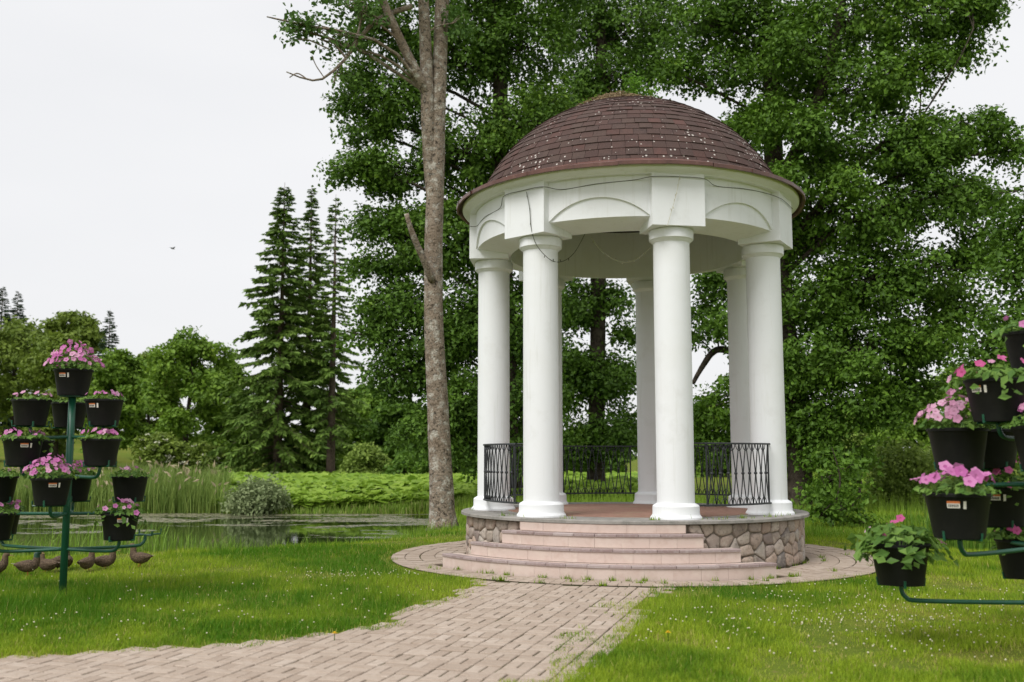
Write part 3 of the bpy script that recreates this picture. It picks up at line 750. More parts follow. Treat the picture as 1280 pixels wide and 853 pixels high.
# --- the lichen-barked tree beside the pond
D = 20.7
tr = [([P(554, 664, D), P(552, 620, D), P(548, 520, D), P(542, 400, D), P(542, 300, D), P(545, 200, D), P(548, 130, D), P(552, 20, D), P(556, -80, D), P(560, -200, D)], [.255, .245, .225, .20, .19, .185, .165, .15, .13, .07]),
      ([P(541, 250, D), P(537, 190, D - .05), P(535, 150, D - .1), P(532, 60, D - .15), P(528, -20, D - .2), P(520, -140, D - .2)], [.13, .15, .15, .13, .115, .05]),
      ([P(534, 120, D - .1), P(524, 98, D - .3), P(505, 60, D - .5), P(478, 0, D - .8), P(450, -70, D - 1)], [.11, .115, .10, .085, .04])]
lb = [LB(385, 40, D - 1.2, .45, .30, 11), LB(420, 55, D - 1, .5, .26, 9), LB(372, 30, D - 1.4, .25, .2, 6), LB(440, 10, D - 1, .6, .25, 12), LB(425, -40, D - 1, 1, .6, 30), LB(470, -110, D - .6, 1.5, 1.0, 55),
      LB(545, -120, D, 1.8, 1.2, 70), LB(620, -150, D, 1.5, 1.1, 50), LB(540, -230, D, 1.8, 1.3, 70), LB(455, 25, D - 1, .4, .2, 5), LB(562, 30, D - .3, .35, .35, 9), LB(500, -20, D - .6, .6, .3, 16)]
bare = [([P(515, 8, D - .5), P(480, 20, D - .6), P(460, 35, D - .8), P(440, 62, D - 1), P(428, 78, D - 1.1), P(405, 98, D - 1.2), P(385, 100, D - 1.3), P(358, 90, D - 1.4)], .06),
        ([P(440, 62, D - 1), P(448, 40, D - 1), P(458, -10, D - 1)], .045), ([P(432, 72, D - 1.1), P(415, 52, D - 1.2), P(395, 36, D - 1.3), P(376, 30, D - 1.4)], .025),
        ([P(412, 62, D - 1.2), P(385, 50, D - 1.3), P(372, 50, D - 1.4)], .018), ([P(425, 82, D - 1.1), P(420, 95, D - 1.1), P(417, 104, D - 1.1)], .015), ([P(405, 97, D - 1.2), P(395, 82, D - 1.2), P(390, 70, D - 1.2)], .012),
        ([P(385, 100, D - 1.3), P(372, 92, D - 1.3), P(362, 97, D - 1.35)], .014)]
make_tree('lichen_barked_tree', 'tall tree with pale lichen-spotted forked trunk beside the pond', tr, lb, lf_aspen, m_bark1, size=.11, per=26, sig=.22, seed=1, sides=16, rough=.08, bare=bare)
# its broken dead limb belongs to the same tree
tree1 = bpy.data.objects['lichen_barked_tree']
mb = MB(); b0 = np.array(tree1.location)
tube(mb, smooth_path([P(541, 352, D - .15), P(534, 335, D - .3), P(524, 312, D - .45), P(514, 288, D - .6), P(508, 267, D - .7)], 10) - b0, np.linspace(.085, .05, 10), 8, rough=.2)
mb.obj('broken_limb', m_bark1, tree1, True)

# --- dark trees behind
D = 27
tr = [([P(634, 610, D), P(632, 450, D), P(628, 300, D), P(626, 150, D), P(622, 0, D), P(620, -180, D)], [.30, .28, .25, .22, .17, .06])]
lb = [LB(*q) for q in ((485, 40, D, 1.2, .9, 34), (450, 95, D, .8, .5, 15), (432, 130, D, .45, .25, 7), (500, 130, D, 1.1, .8, 34), (460, 165, D, .7, .4, 14), (445, 215, D, .8, .35, 18), (495, 215, D, 1.1, .6, 34),
      (480, 280, D, .9, .55, 26), (520, 300, D, 1.1, .9, 44), (470, 335, D, .7, .35, 14), (500, 380, D, 1.1, .7, 36), (465, 420, D, .8, .35, 14), (540, 430, D, 1.2, .9, 50), (500, 470, D, 1.0, .6, 28), (580, 500, D, 1.3, .9, 50), (545, 540, D, 1.1, .6, 30),
      (590, 400, D, 1.4, 1.1, 60), (580, 300, D, 1.5, 1.2, 66), (580, 190, D, 1.5, 1.2, 66), (570, 80, D, 1.5, 1.2, 60), (590, -10, D, 1.6, 1.2, 60), (650, 60, D, 1.6, 1.2, 66), (660, 160, D, 1.6, 1.2, 66), (640, 280, D, 1.5, 1.2, 60), (650, 400, D, 1.4, 1.2, 60), (650, 500, D, 1.3, 1.0, 50),
      (530, -60, D, 1.6, 1.0, 40), (620, -110, D, 1.8, 1.2, 50), (700, -40, D, 1.6, 1.2, 50), (620, 570, D, 1.2, .5, 34))]
make_tree('lime_tree', 'dark leafy tree spreading behind the lichen-barked trunk and left columns', tr, lb, lf_lime, m_bark2, size=.118, per=50, sig=.24, seed=2, gate=1, flat=.7, dens=2.4)
D = 36
tr = [([P(745, 616, D), P(746, 500, D), P(748, 350, D), P(750, 200, D), P(751, 60, D), P(752, -120, D)], [.30, .29, .27, .24, .20, .07])]
lb = [LB(*q) for q in ((720, 30, D, 1.7, 1.3, 50), (790, 30, D, 1.7, 1.2, 44), (760, 100, D, 1.8, 1.1, 50), (820, 80, D, 1.2, .7, 18), (710, 130, D, 1.7, 1.3, 50), (740, 210, D, 2.0, 1.3, 50), (800, 180, D, 1.3, .9, 20), (720, 300, D, 1.5, 1.1, 40), (765, 380, D, .8, .6, 18), (718, 380, D, 1.2, 1.1, 40),
      (765, 470, D, 1.3, .8, 46), (725, 480, D, 1.4, 1.0, 50), (780, 420, D, .5, .3, 8), (760, 540, D, 1.5, .9, 54), (715, 560, D, 1.3, .7, 40), (690, 450, D, 1.4, 1.2, 44), (740, -70, D, 2.2, 1.3, 46), (830, -40, D, 2.0, 1.3, 36), (835, 25, D, 1.2, .7, 14))]
make_tree('lime_tree', 'tree with straight dark trunk seen through the rotunda between its columns', tr, lb, lf_lime, m_bark2, size=.145, per=46, sig=.32, seed=3, gate=1, flat=.7, dens=2.2)
# --- the big maple to the right
D = 25.1
tr = [([P(996, 645, D), P(1000, 590, D), P(992, 500, D), P(980, 400, D), P(972, 300, D), P(967, 200, D), P(964, 90, D), P(955, -30, D), P(950, -180, D)], [.32, .30, .29, .29, .28, .25, .19, .13, .05]),
      ([P(973, 270, D), P(985, 215, D - .3), P(1005, 170, D - .6), P(1030, 100, D - .9), P(1045, 40, D - 1), P(1070, -80, D - 1)], [.19, .20, .18, .15, .11, .05]),
      ([P(978, 330, D), P(1000, 290, D - .4), P(1040, 240, D - .8), P(1090, 190, D - 1.2), P(1150, 150, D - 1.5)], [.13, .13, .11, .08, .03]),
      ([P(982, 420, D), P(950, 455, D + .5), P(915, 440, D + 1), P(895, 438, D + 1.2), P(880, 455, D + 1.2), P(866, 480, D + 1.2)], [.09, .10, .10, .09, .075, .05])]
lb = [LB(*q) for q in ((870, 30, D, 1.1, .8, 24), (850, 95, D, .7, .5, 11), (905, 90, D, 1.0, .8, 28), (910, 0, D, 1.2, .9, 36), (960, 50, D, 1.2, 1.0, 46), (930, 165, D, .8, .6, 20), (1000, 120, D, 1.0, 1.0, 34), (1060, 30, D - 1, 1.5, 1.0, 54), (1140, 20, D - 1, 1.3, .9, 46), (1200, 10, D - 1, .9, .7, 26), (1232, 5, D - 1, .45, .4, 9),
      (1080, 110, D - 1, 1.4, .9, 50), (1150, 85, D - 1, 1.0, .6, 26), (1215, 60, D - 1, .5, .35, 9), (1030, 200, D - .6, 1.0, .7, 26), (1105, 190, D - 1, 1.4, .8, 48), (1170, 170, D - 1, 1.1, .7, 36), (1225, 165, D - 1, .8, .5, 20), (1262, 190, D - 1, .45, .25, 9), (1010, 280, D, 1.2, .9, 40), (1080, 275, D - 1, 1.4, .9, 46), (1160, 255, D - 1, 1.4, .8, 46), (1225, 245, D - 1, .9, .5, 22),
      (1020, 365, D - .5, 1.2, .9, 48), (1090, 360, D - 1, 1.4, .9, 50), (1165, 340, D - 1, 1.3, .8, 42), (1220, 310, D - 1, .7, .5, 14), (1010, 450, D - .5, 1.2, .9, 52), (1075, 440, D - 1, 1.3, .9, 50), (1140, 425, D - 1, 1.2, .7, 38), (1195, 395, D - 1, .8, .6, 20), (1020, 525, D - .5, 1.0, .6, 40), (1080, 505, D - 1, 1.1, .6, 38), (1135, 490, D - 1, .8, .4, 18),
      (985, 230, D - 1.6, .6, .6, 16), (1015, 160, D - 1.8, .6, .5, 16), (968, 150, D - 1.4, .5, .6, 14), (1050, 235, D - 1.8, .7, .4, 14), (1000, 60, D - 1.6, .8, .6, 18), (1045, 570, D - 1, .8, .35, 22), (1030, 610, D - 1, .5, .3, 12), (885, 385, D + 1, .7, .5, 10), (872, 420, D + 1.2, .5, .3, 7), (890, 520, D + 1, .8, .5, 24), (885, 560, D + 1, .8, .4, 22), (905, 350, D + 1, .6, .4, 12), (940, 400, D, 1.0, .9, 30), (930, 500, D, 1.0, .9, 36), (950, 300, D, 1.0, .9, 34),
      (900, -80, D, 1.6, 1.1, 40), (1000, -90, D, 1.8, 1.2, 46), (1110, -80, D - 1, 1.7, 1.1, 46), (1190, -60, D - 1, 1.2, .9, 26))]
make_tree('maple_tree', 'big spreading maple with dark forked limbs behind the right columns', tr, lb, lf_maple, m_bark2, size=.112, per=52, sig=.225, seed=4, gate=1, flat=.7, dens=2.2)
D = 21
tr = [([P(1325, 640, D), P(1322, 500, D), P(1318, 350, D), P(1322, 180, D)], [.2, .18, .14, .05]), ([P(1320, 440, D), P(1290, 428, D), P(1255, 424, D), P(1225, 428, D)], [.06, .06, .05, .03])]
lb = [LB(*q) for q in ((1285, 300, D, .8, .7, 34), (1268, 345, D, .6, .5, 22), (1300, 240, D, .7, .6, 22), (1275, 400, D, .8, .5, 36), (1255, 440, D, .8, .4, 30), (1300, 470, D, 1, .6, 36), (1230, 470, D, .6, .35, 18), (1330, 330, D, 1, 1, 40), (1340, 200, D, .9, .9, 34), (1262, 285, D, .3, .3, 8))]
make_tree('young_maple_tree', 'darker leafy tree reaching in over the potted stand beside the maple', tr, lb, lf_maple, m_bark2, size=.105, per=60, sig=.29, seed=5, gate=1, flat=.6)

D = 19.6
tr = [([P(1040, 672, D), P(1042, 640, D), P(1050, 600, D), P(1040, 560, D)], [.03, .025, .018, .008]), ([P(1045, 668, D), P(1062, 640, D), P(1075, 610, D)], [.02, .015, .006])]
lb = [LB(*q) for q in ((1035, 600, D, .35, .25, 13), (1060, 585, D, .3, .2, 8), (1075, 615, D, .3, .2, 9), (1050, 635, D, .45, .25, 20), (1025, 645, D, .3, .2, 12), (1075, 655, D, .35, .18, 14), (1100, 665, D, .35, .15, 12))]
make_tree('sapling', 'thin leafy maple saplings growing beside the ring pavement', tr, lb, lf_maple, m_bark2, size=.10, per=20, sig=.15, seed=6, sides=6, cat='sapling')
# --- spruces
def make_spruce(name, label, px, top, Y, wbase, leaf, group=None, dense=1.0, bare_low=.06, seed=0, step=.42, droop=.55, side=1.0, zb=None, cat='tree'):
    tp = P(px, top, Y); g = float(ground_z(np.array([[tp[0], Y]]))[0]) if zb is None else zb
    H = tp[2] - g; root = thing(name, label, cat, (tp[0], Y, g), 0, group)
    mb = MB(); tube(mb, [(0, 0, 0), (0, 0, H * .03), (0, 0, H * .3), (0.02, 0, H * .65), (0, 0, H)], [.021 * H, .0155 * H, .012 * H, .006 * H, .01], 9, rough=.08)
    cr = MB(); z = H * bare_low; PO = []; DI = []; SZ_ = []
    r2 = np.random.default_rng(100 + seed)
    while z < H * .985:
        u = z / H; Lm = wbase * (1 - u) ** .82 * (1 if u > .16 else .72 + 1.75 * u) + .10
        nb = int(r2.integers(5, 8))
        for k in range(nb):
            if r2.random() > dense: continue
            a = r2.random() * 6.283; ln = Lm * r2.uniform(.62, 1.12); ss = np.linspace(0, 1, 7)
            dr = droop * (1 - .75 * u)
            h = z + r2.normal(0, .1) + ln * (.18 * ss * (u - .15) - dr * ss ** 1.5 * .8 + .24 * dr * ss ** 4)
            bp = np.c_[np.cos(a) * ln * ss, np.sin(a) * ln * ss, h]
            tube(mb, bp, np.linspace(.010 + .010 * ln, .006, 7), 3, cap=False)
            m = int((16 + 32 * ln) * min(1, .5 + .5 * dense)); s_ = r2.uniform(.12, 1, m) ** .7
            q = np.stack([np.interp(s_, ss, bp[:, c]) for c in range(3)], 1)
            sidev = np.array([-math.sin(a), math.cos(a), 0]) * r2.choice([-1, 1], m)[:, None]
            fw = np.array([math.cos(a), math.sin(a), 0])
            d = sidev * r2.uniform(.2, 1.0, m)[:, None] + fw * r2.uniform(.2, .9, m)[:, None] + np.array([0, 0, -1]) * (r2.uniform(.1, 1.2, m) * dr * 1.6)[:, None]
            d /= np.linalg.norm(d, axis=1)[:, None]; PO.append(q); DI.append(d); SZ_.append(r2.uniform(.16, .46, m) * (.55 + .35 * min(ln, 2.2)))
        z += step * r2.uniform(.7, 1.2) * (1 - .45 * u)
    PO = np.concatenate(PO); DI = np.concatenate(DI); SZ_ = np.concatenate(SZ_)[:, None]; n = len(PO)
    sd = np.cross(DI, r2.normal(size=(n, 3))); sd /= np.linalg.norm(sd, axis=1)[:, None]
    wv = SZ_ * .17
    v = np.stack([PO - sd * wv * .5, PO + DI * SZ_ * .55 - sd * wv, PO + DI * SZ_, PO + DI * SZ_ * .5 + sd * wv], 1)
    ti = np.clip(.1 + .5 * r2.random(n) + .35 * vnoise(PO * .6, seed), 0, 1)
    f = np.arange(n * 4).reshape(n, 4); cr.add(v.reshape(-1, 3), np.concatenate([f[:, [0, 1, 2]], f[:, [0, 2, 3]]]), np.repeat(ti, 4))
    mb.obj('trunk', m_bark3, root, True); cr.obj('crown', leaf, root)
    return root
make_spruce('spruce_tree', 'tallest dense spruce with drooping boughs beyond the bright green field', 356, 228, 66, 4.7, lf_spruce, seed=1, dense=1.0, droop=.75, bare_low=.05, step=.36)
make_spruce('spruce_tree', 'spruce with a narrow top standing between the dense and the sparse spruce', 390, 232, 70, 2.9, lf_spruce, seed=2, dense=1.0, droop=.7)
make_spruce('spruce_tree', 'sparse spruce with thin boughs and visible trunk next to the leafy tree', 420, 243, 66, 2.8, lf_spruce, seed=3, dense=.68, droop=.6, bare_low=.14)
make_spruce('spruce_tree', 'small dark spruce top rising alone over the far leafy trees', 138, 386, 130, 3.4, lf_fir, seed=4, droop=.4)
make_spruce('spruce_tree', 'dark spruce tip at the end of the far wooded ridge', 4, 358, 130, 4.0, lf_fir, seed=5, droop=.4)
make_spruce('spruce_tree', 'broad dark spruce tip on the far ridge beside another tip', 23, 364, 132, 4.2, lf_fir, seed=6, droop=.4)

# --- far leafy trees
def far_tree(label, px, top, Y, wpx, leaf, seed, name='leafy_tree', size=None, nl=11, low=.10, group=None, cat='tree', per=34, tall=None):
    c = P(px, top, Y); g = float(ground_z(np.array([[c[0], Y]]))[0]); H = c[2] - g; W = wpx / FPX * Y / 2
    r2 = np.random.default_rng(500 + seed); lb = []
    for k in range(nl):
        u = (k + .5) / nl; z = g + H * (low + (1 - low) * (u ** .85) * .90)
        wr = W * math.sqrt(max(.05, 1 - ((u - .38) / .66) ** 2)); a = k * 2.4 + seed; rr = wr * (.62 if k < nl - 1 else .1)
        s = max(.25 * H * .5, W * .42) * r2.uniform(.8, 1.15)
        lb.append((np.array([c[0] + rr * math.cos(a), Y + rr * math.sin(a) * .8, z - (s * .45 if u > .8 else 0)]), (s, s, s * .72), 34))
    b = np.array([c[0], Y, g - .1])
    tr = [([b, b + [0, 0, H * .3], b + [r2.normal(0, .2), 0, H * .6], b + [0, 0, H * .9]], [.02 * H, .016 * H, .011 * H, .003 * H])]
    return make_tree(name, label, tr, lb, leaf, m_bark2, size=size or max(.12, Y * .0044), per=per, sig=max(.3, W * .12), seed=seed, gate=1, sides=7, twigs=4, cat=cat, flat=.55, group=group)
ft = [('big olive-green tree at the end of the far pond bank', 25, 384, 88, 150, lf_olive),
      ('olive-green round tree just behind the potted stand', 78, 402, 82, 100, lf_olive),
      ('grey-green tree high on the far wooded ridge', 95, 374, 140, 90, lf_olive),
      ('yellow-green tree between olive tree and big round tree', 150, 424, 80, 90, lf_far),
      ('small tree tucked behind the yellow-green tree', 190, 430, 104, 80, lf_olive),
      ('big round-crowned green tree across the pond', 238, 398, 74, 120, lf_far),
      ('lower leafy tree flanking the big round-crowned tree', 282, 440, 80, 80, lf_far),
      ('leafy tree half hidden by the dense spruce', 310, 500, 84, 90, lf_far),
      ('low tree below the sparse spruce', 455, 472, 92, 90, lf_far),
      ('dark low tree behind the lichen-barked trunk', 505, 492, 82, 100, lf_lime),
      ('dark bushy tree beyond the bright field, under the lime', 575, 505, 76, 120, lf_lime),
      ('low tree seen behind the left railing', 650, 525, 70, 90, lf_lime),
      ('low tree seen under the lime boughs through the rotunda', 735, 545, 74, 110, lf_lime),
      ('low tree seen above the right railing', 895, 545, 66, 110, lf_far),
      ('tree seen low behind the maple trunk', 1005, 520, 66, 90, lf_far),
      ('tree filling the gap under the maple boughs', 1065, 500, 62, 110, lf_bush),
      ('tree rising behind the light willow bush', 1130, 490, 56, 120, lf_far),
      ('tree behind the potted stand by the reeds', 1200, 445, 60, 130, lf_far),
      ('tree at the far end of the meadow', 1275, 440, 52, 130, lf_far)]
for k, (lab, px, tp, Yd, wp, lf) in enumerate(ft): far_tree(lab, px, tp, Yd, wp, lf, 20 + k)
sb = [('flowering elder bush with cream umbels beyond the reeds', 205, 540, 66, 80, lf_olive),
      ('smaller cream-flowered elder bush next to the spruce', 255, 552, 66, 50, lf_olive),
      ('light green bush between the spruce trunks and the lime', 458, 555, 62, 50, lf_bush),
      ('dark undergrowth at the foot of the spruces', 395, 562, 70, 70, lf_far),
      ('dark undergrowth at the foot of the lime tree', 545, 560, 60, 120, lf_lime),
      ('pale round willow bush on the pond edge', 325, 603, 29.6, 54, lf_pale),
      ('light green willow bush behind the potted stand', 1128, 552, 27, 92, lf_bush),
      ('bushy willow clump at the back of the meadow', 1180, 560, 34, 90, lf_bush)]
for k, (lab, px, tp, Yd, wp, lf) in enumerate(sb):
    o = far_tree(lab, px, tp, Yd, wp, lf, 60 + k, name='shrub', nl=8, low=.02, cat='shrub', per=30, size=max(.06, Yd * .0036))
    if 'elder' in lab:
        mb = MB(); c = [q for q in o.children if q.name.startswith('crown')][0]
        co_ = np.empty(len(c.data.vertices) * 3); c.data.vertices.foreach_get('co', co_); co_ = co_.reshape(-1, 3)
        s = co_[(co_[:, 1] < -.2) & (co_[:, 2] > .8)]; s = s[rng.integers(0, len(s), 26)]
        for q in s:
            n = 14; pos = q + np.c_[rng.normal(0, .10, n), rng.normal(-.12, .06, n), rng.normal(.03, .04, n)]
            leaves(mb, pos, np.tile([0, -.3, 1.], (n, 1)) + rng.normal(0, .3, (n, 3)), .13, .5, .9)
        tag(mb.obj('umbel', m_umbel, o), kind='stuff')

# ================================================================== GRASS, REEDS, LEAFY FIELD
def blades(mb, pos, h, wd, tint, lean=.6, two=False, tipdir=None):
    n = len(pos); a = rng.random(n) * 6.283; le = rng.normal(0, lean, n) * h
    sx, sy = np.cos(a), np.sin(a); px_, py_ = -sy, sx
    s = np.c_[sx, sy, np.zeros(n)] * (wd / 2)[:, None]
    top = pos + np.c_[px_ * le, py_ * le, h]
    if two:
        mid = pos + np.c_[px_ * le * .32, py_ * le * .32, h * .58]
        v = np.stack([pos - s, pos + s, mid + s * .8, mid - s * .8, top], 1); f = np.arange(n)[:, None] * 5
        q = np.concatenate([f + [0, 1, 2], f + [0, 2, 3], f + [3, 2, 4]]); mb.add(v.reshape(-1, 3), q, np.repeat(tint, 5))
    else:
        v = np.stack([pos - s, pos + s, top], 1); mb.add(v.reshape(-1, 3), np.arange(n * 3).reshape(n, 3), np.repeat(tint, 3))

def patch_noise(xy):
    return .55 * vnoise(xy * .55, 11) + .3 * vnoise(xy * 1.7, 12) + .15 * vnoise(xy * 5, 13)

n = 640000
yy = 5.0 * np.exp(rng.random(n) * math.log(30 / 5.0)); xx = (rng.random(n) - .5) * 1.42 * yy
xy = np.c_[xx, yy]
dp = sdf(xy, path_poly); dg = np.hypot(xx - GC[0], yy - GC[1]) - ring_r
d1 = sdf(xy, pond_poly); d2 = sdf(xy, pond2_poly)
edge = -.02 + .20 * (vnoise(xy * 3.1, 21) - .5) + .10 * (vnoise(xy * 11, 24) - .5)
weed = (dp < 0) & (vnoise(xy * 2.1, 22) * .6 + vnoise(xy * 7, 25) * .4 > .50 + .75 * np.clip(-dp - .02, 0, 1)) & (xx > -.6 + .1 * (yy - 7)) & (rng.random(n) < .55)
ok = ((dp > edge) & (dg > edge * 1.2) | (weed & (dg > 0))) & (d1 > .05) & (d2 > .05)
pn = patch_noise(xy)
bald = np.clip((pn - .60) / .12, 0, 1)
for bx, by, br in ((-2.35, 11.75, .5), (2.6, 6.85, .28), (-1.2, 17.5, 1.2), (-1.9, 16.2, .7), (1.75, 10.35, .35), (-5.3, 12.3, .4)):
    bald = np.maximum(bald, np.clip(1.25 - np.hypot((xx - bx) / br, (yy - by) / (br * .55 + .1)), 0, .9))
edgez = np.minimum(np.abs(dp), np.abs(dg)); bald = np.maximum(bald, np.where(edgez < .14, .45, 0))
ok &= rng.random(n) > bald * .86
xy = xy[ok]; pn = pn[ok]; bald = bald[ok]; wd_ = weed[ok]; yv = xy[:, 1]; n = len(xy)
h = (.030 + .036 * vnoise(xy * .8, 14) + .034 * vnoise(xy * 3, 15)) * rng.uniform(.6, 1.35, n) * (1 - .55 * bald) * (.72 + .016 * yv)
tall = np.clip(1.6 - np.hypot((xy[:, 0] + 4.45) / .9, (yv - 9.6) / 1.0), 0, 1); h *= 1 + 1.1 * tall
h[wd_] *= .5
wdt = rng.uniform(.0032, .0058, n) * np.clip(yv / 7, 1, 3.2)
ti = np.clip(.06 + .38 * rng.random(n) + 2.6 * (pn - .44) + .3 * vnoise(xy * 9, 16) - .12 + .35 * bald * rng.random(n), 0, .74) - .25 * tall * rng.random(n)
dry = rng.random(n) < .03 + .5 * bald; ti[dry] = rng.uniform(.75, 1, dry.sum())
pos = np.c_[xy, ground_z(xy) - .004]; pos[wd_, 2] += .008
mb = MB(); nr_ = yv < 8.6
blades(mb, pos[nr_], h[nr_], wdt[nr_], ti[nr_], two=True); blades(mb, pos[~nr_], h[~nr_], wdt[~nr_], ti[~nr_])
tag(mb.obj('lawn_grass', lf_grass), 'short green lawn grass round the rotunda and the brick path', 'grass', kind='stuff')

# weeds at the foot of the steps and in the pavement joints
mb = MB(); ps = []
for k in range(46):
    a = TH + R(rng.uniform(-44, 44)); r_ = rng.choice([2.972, 2.98, 3.165, 3.36]); m_ = int(rng.integers(6, 34))
    if k > 30: a = R(rng.uniform(25, 95)); r_ = rng.choice([2.36, 2.555, 2.755, 2.96, 3.165])
    ps.append(np.c_[GC[0] + r_ * np.sin(a) + rng.normal(0, .025, m_), GC[1] - r_ * np.cos(a) + rng.normal(0, .012, m_) - .01, np.full(m_, .012)])
for k in range(14):
    a = R(rng.uniform(-100, 75)); m_ = int(rng.integers(6, 22)); ps.append(np.c_[GC[0] + 2.2 * np.sin(a) + rng.normal(0, .05, m_), GC[1] - 2.2 * np.cos(a) + rng.normal(0, .03, m_), np.full(m_, FZ - .002)])
ps = np.concatenate(ps); m_ = len(ps)
blades(mb, ps, rng.uniform(.02, .075, m_), rng.uniform(.006, .014, m_), rng.uniform(.1, .7, m_), lean=.8)
tag(mb.obj('pavement_weeds', lf_grass), 'small weeds sprouting at the steps and in the pavement joints', 'weeds', kind='stuff')
# clover heads
mb = MB(); cl = []
for bx, by, sx, sy, k in ((-2.2, 9.8, 1.3, 1.0, 70), (-1.75, 11.6, .45, .25, 70), (-4.6, 11.0, 1.6, 1.0, 35), (2.6, 8.4, .7, .5, 150), (3.9, 9.2, .9, .9, 220), (2.0, 8.9, .9, 1.0, 90), (3.6, 7.4, 1.0, .5, 60), (-3.0, 8.2, 1.2, .5, 50)):
    cl.append(np.c_[rng.normal(bx, sx, k), rng.normal(by, sy, k)])
cl = np.concatenate(cl); cl = cl[(sdf(cl, path_poly) > .15) & (np.hypot(cl[:, 0] - GC[0], cl[:, 1] - GC[1]) > 3.6)]
for x, y in cl:
    r_ = rng.uniform(.005, .0095); z = rng.uniform(.035, .085); c = np.array([x, y, z])
    v = c + r_ * np.array([(1, 0, 0), (0, 1, 0), (-1, 0, 0), (0, -1, 0), (0, 0, 1), (0, 0, -1), (.6, .6, .5), (-.6, -.6, .5)])
    mb.add(v, [(0, 1, 4), (1, 2, 4), (2, 3, 4), (3, 0, 4), (1, 0, 5), (2, 1, 5), (3, 2, 5), (0, 3, 5)])
    tube(mb, [c - [0, 0, z], c], .0012, 3, cap=False, mat=1)
tag(mb.obj('clover_flowers', [m_clover, lf_grass]), 'small white clover heads scattered through the lawn', 'clover', kind='stuff')
# dandelions by the path
for px, py, lab in ((424, 785, 'yellow dandelion at the lawn edge across the path from the maple side'), (830, 784, 'lone yellow dandelion in the lawn on the steps side')):
    a_ = (px - 640) / FPX; Yd = (CAM_H - .06) * FPX / (py - 569.2); mb = MB(); c = np.array([a_ * Yd, Yd, .06])
    k = np.arange(16) * 2 * math.pi / 16
    for rr, zz in ((.022, .0), (.014, .008), (.007, .012)):
        for q in k: mb.add(c + np.array([(0, 0, zz), (rr * math.cos(q - .16), rr * math.sin(q - .16), zz + .004), (rr * math.cos(q + .16), rr * math.sin(q + .16), zz + .004)]), [(0, 1, 2)])
    tube(mb, [c - [0, 0, .06], c], .003, 4, mat=1)
    tag(mb.obj('dandelion', [M('dandelion_yellow', (.75, .45, .02), .8, .1), lf_grass]), lab, 'flower')

# long grass on the near pond bank
mb = MB(); n = 60000
xy = np.c_[rng.uniform(-13, 0, n), rng.uniform(12, 24, n)]; d1 = sdf(xy, pond_poly)
pr = np.interp(d1, [-.3, 0, .5, 1.2, 1.8], [.2, 1, .9, .22, 0]) * np.interp(xy[:, 0], [-13, -5.0, -4.0, -2, 0], [1, 1, .45, .22, .2])
k = (rng.random(n) < pr); xy = xy[k]; n = len(xy)
h = rng.uniform(.12, .52, n) * (.5 + .8 * vnoise(xy * 1.1, 31)) * np.interp(xy[:, 0], [-13, -5, -3.8, 0], [1.15, 1, .5, .35])
blades(mb, np.c_[xy, ground_z(xy) - .02], h, rng.uniform(.008, .016, n), np.clip(.1 + .5 * rng.random(n) + .3 * vnoise(xy, 32), 0, 1), lean=.45, two=True)
tag(mb.obj('bank_grass', lf_bank), 'long arching grass along the near bank of the pond', 'grass', kind='stuff')
# meadow behind and to the right
mb = MB(); n = 60000
yy = 17.5 * np.exp(rng.random(n) * math.log(64 / 17.5)); xx = rng.uniform(-.16, .68, n) * yy; xy = np.c_[xx, yy]
k = (sdf(xy, pond2_poly) > .1) & (sdf(xy, pond_poly) > .3) & (np.hypot(xx - GC[0], yy - GC[1]) > 4.2) & ((xx > .22 * yy) | (yy < 30)); xy = xy[k]; n = len(xy)
h = rng.uniform(.12, .42, n) * (.4 + 1.0 * vnoise(xy * .35, 33)) * np.clip((xy[:, 1] - 15) / 7, .3, 1.5)
blades(mb, np.c_[xy, ground_z(xy) - .02], h, .012 * xy[:, 1] / 16, np.clip(.2 + .5 * rng.random(n) + .4 * (vnoise(xy * .2, 34) - .3), 0, .8), lean=.4)
tag(mb.obj('meadow_grass', lf_butter), 'tall bright meadow grass behind the rotunda and the maple', 'grass', kind='stuff')
# reeds
def reedbed(label, xs, ys, n, hh, mat, wd=.03, tint=(.1, .7), tip=True, lean=.12, name='reeds', water_ok=True):
    mb = MB(); xy = np.c_[rng.uniform(*xs, n), rng.uniform(*ys, n)]; xy = xy[(vnoise(xy * .8, 51) + .5 * rng.random(n) > .42) & ((xy[:, 0] < -.281 * xy[:, 1]) | (name != 'reeds') | (xy[:, 0] > 0))]; n = len(xy)
    h = hh * rng.uniform(.6, 1.1, n) * (.75 + .45 * vnoise(xy * .5, 52)); z = np.maximum(ground_z(xy), -.4)
    blades(mb, np.c_[xy, z], h, wd * rng.uniform(.6, 1.3, n), rng.uniform(*tint, n), lean=lean, two=True)
    if tip:
        k = rng.random(n) < .02; p = np.c_[xy[k], z[k] + h[k] * .95]; leaves(mb, p + [0, 0, .1], rng.normal(size=(len(p), 3)) * [1, 1, .1], .26, 1.0, .28)
    return tag(mb.obj(name, mat), label, 'reeds', kind='stuff')
reedbed('tall pale green reeds along the far pond bank', (-17.5, -8.4), (29.6, 33.5), 17000, 1.02, lf_reed, .026, (0, .72), True, .30)
reedbed('upright stalks edging the bright leafy field by the water', (-8.4, -.6), (29.3, 30.8), 6000, .34, lf_bank, .03, (.3, .95), False, .25, name='edge_stalks')
reedbed('dark green reeds at the small water behind the potted stand', (6.6, 11.5), (15.7, 17.2), 1500, .75, lf_bank, .022, (.0, .5), False, .2)
reedbed('reeds standing at the back of the small water', (9, 22), (19.6, 23), 2500, 1.0, lf_reed, .03, (.1, .6), False)
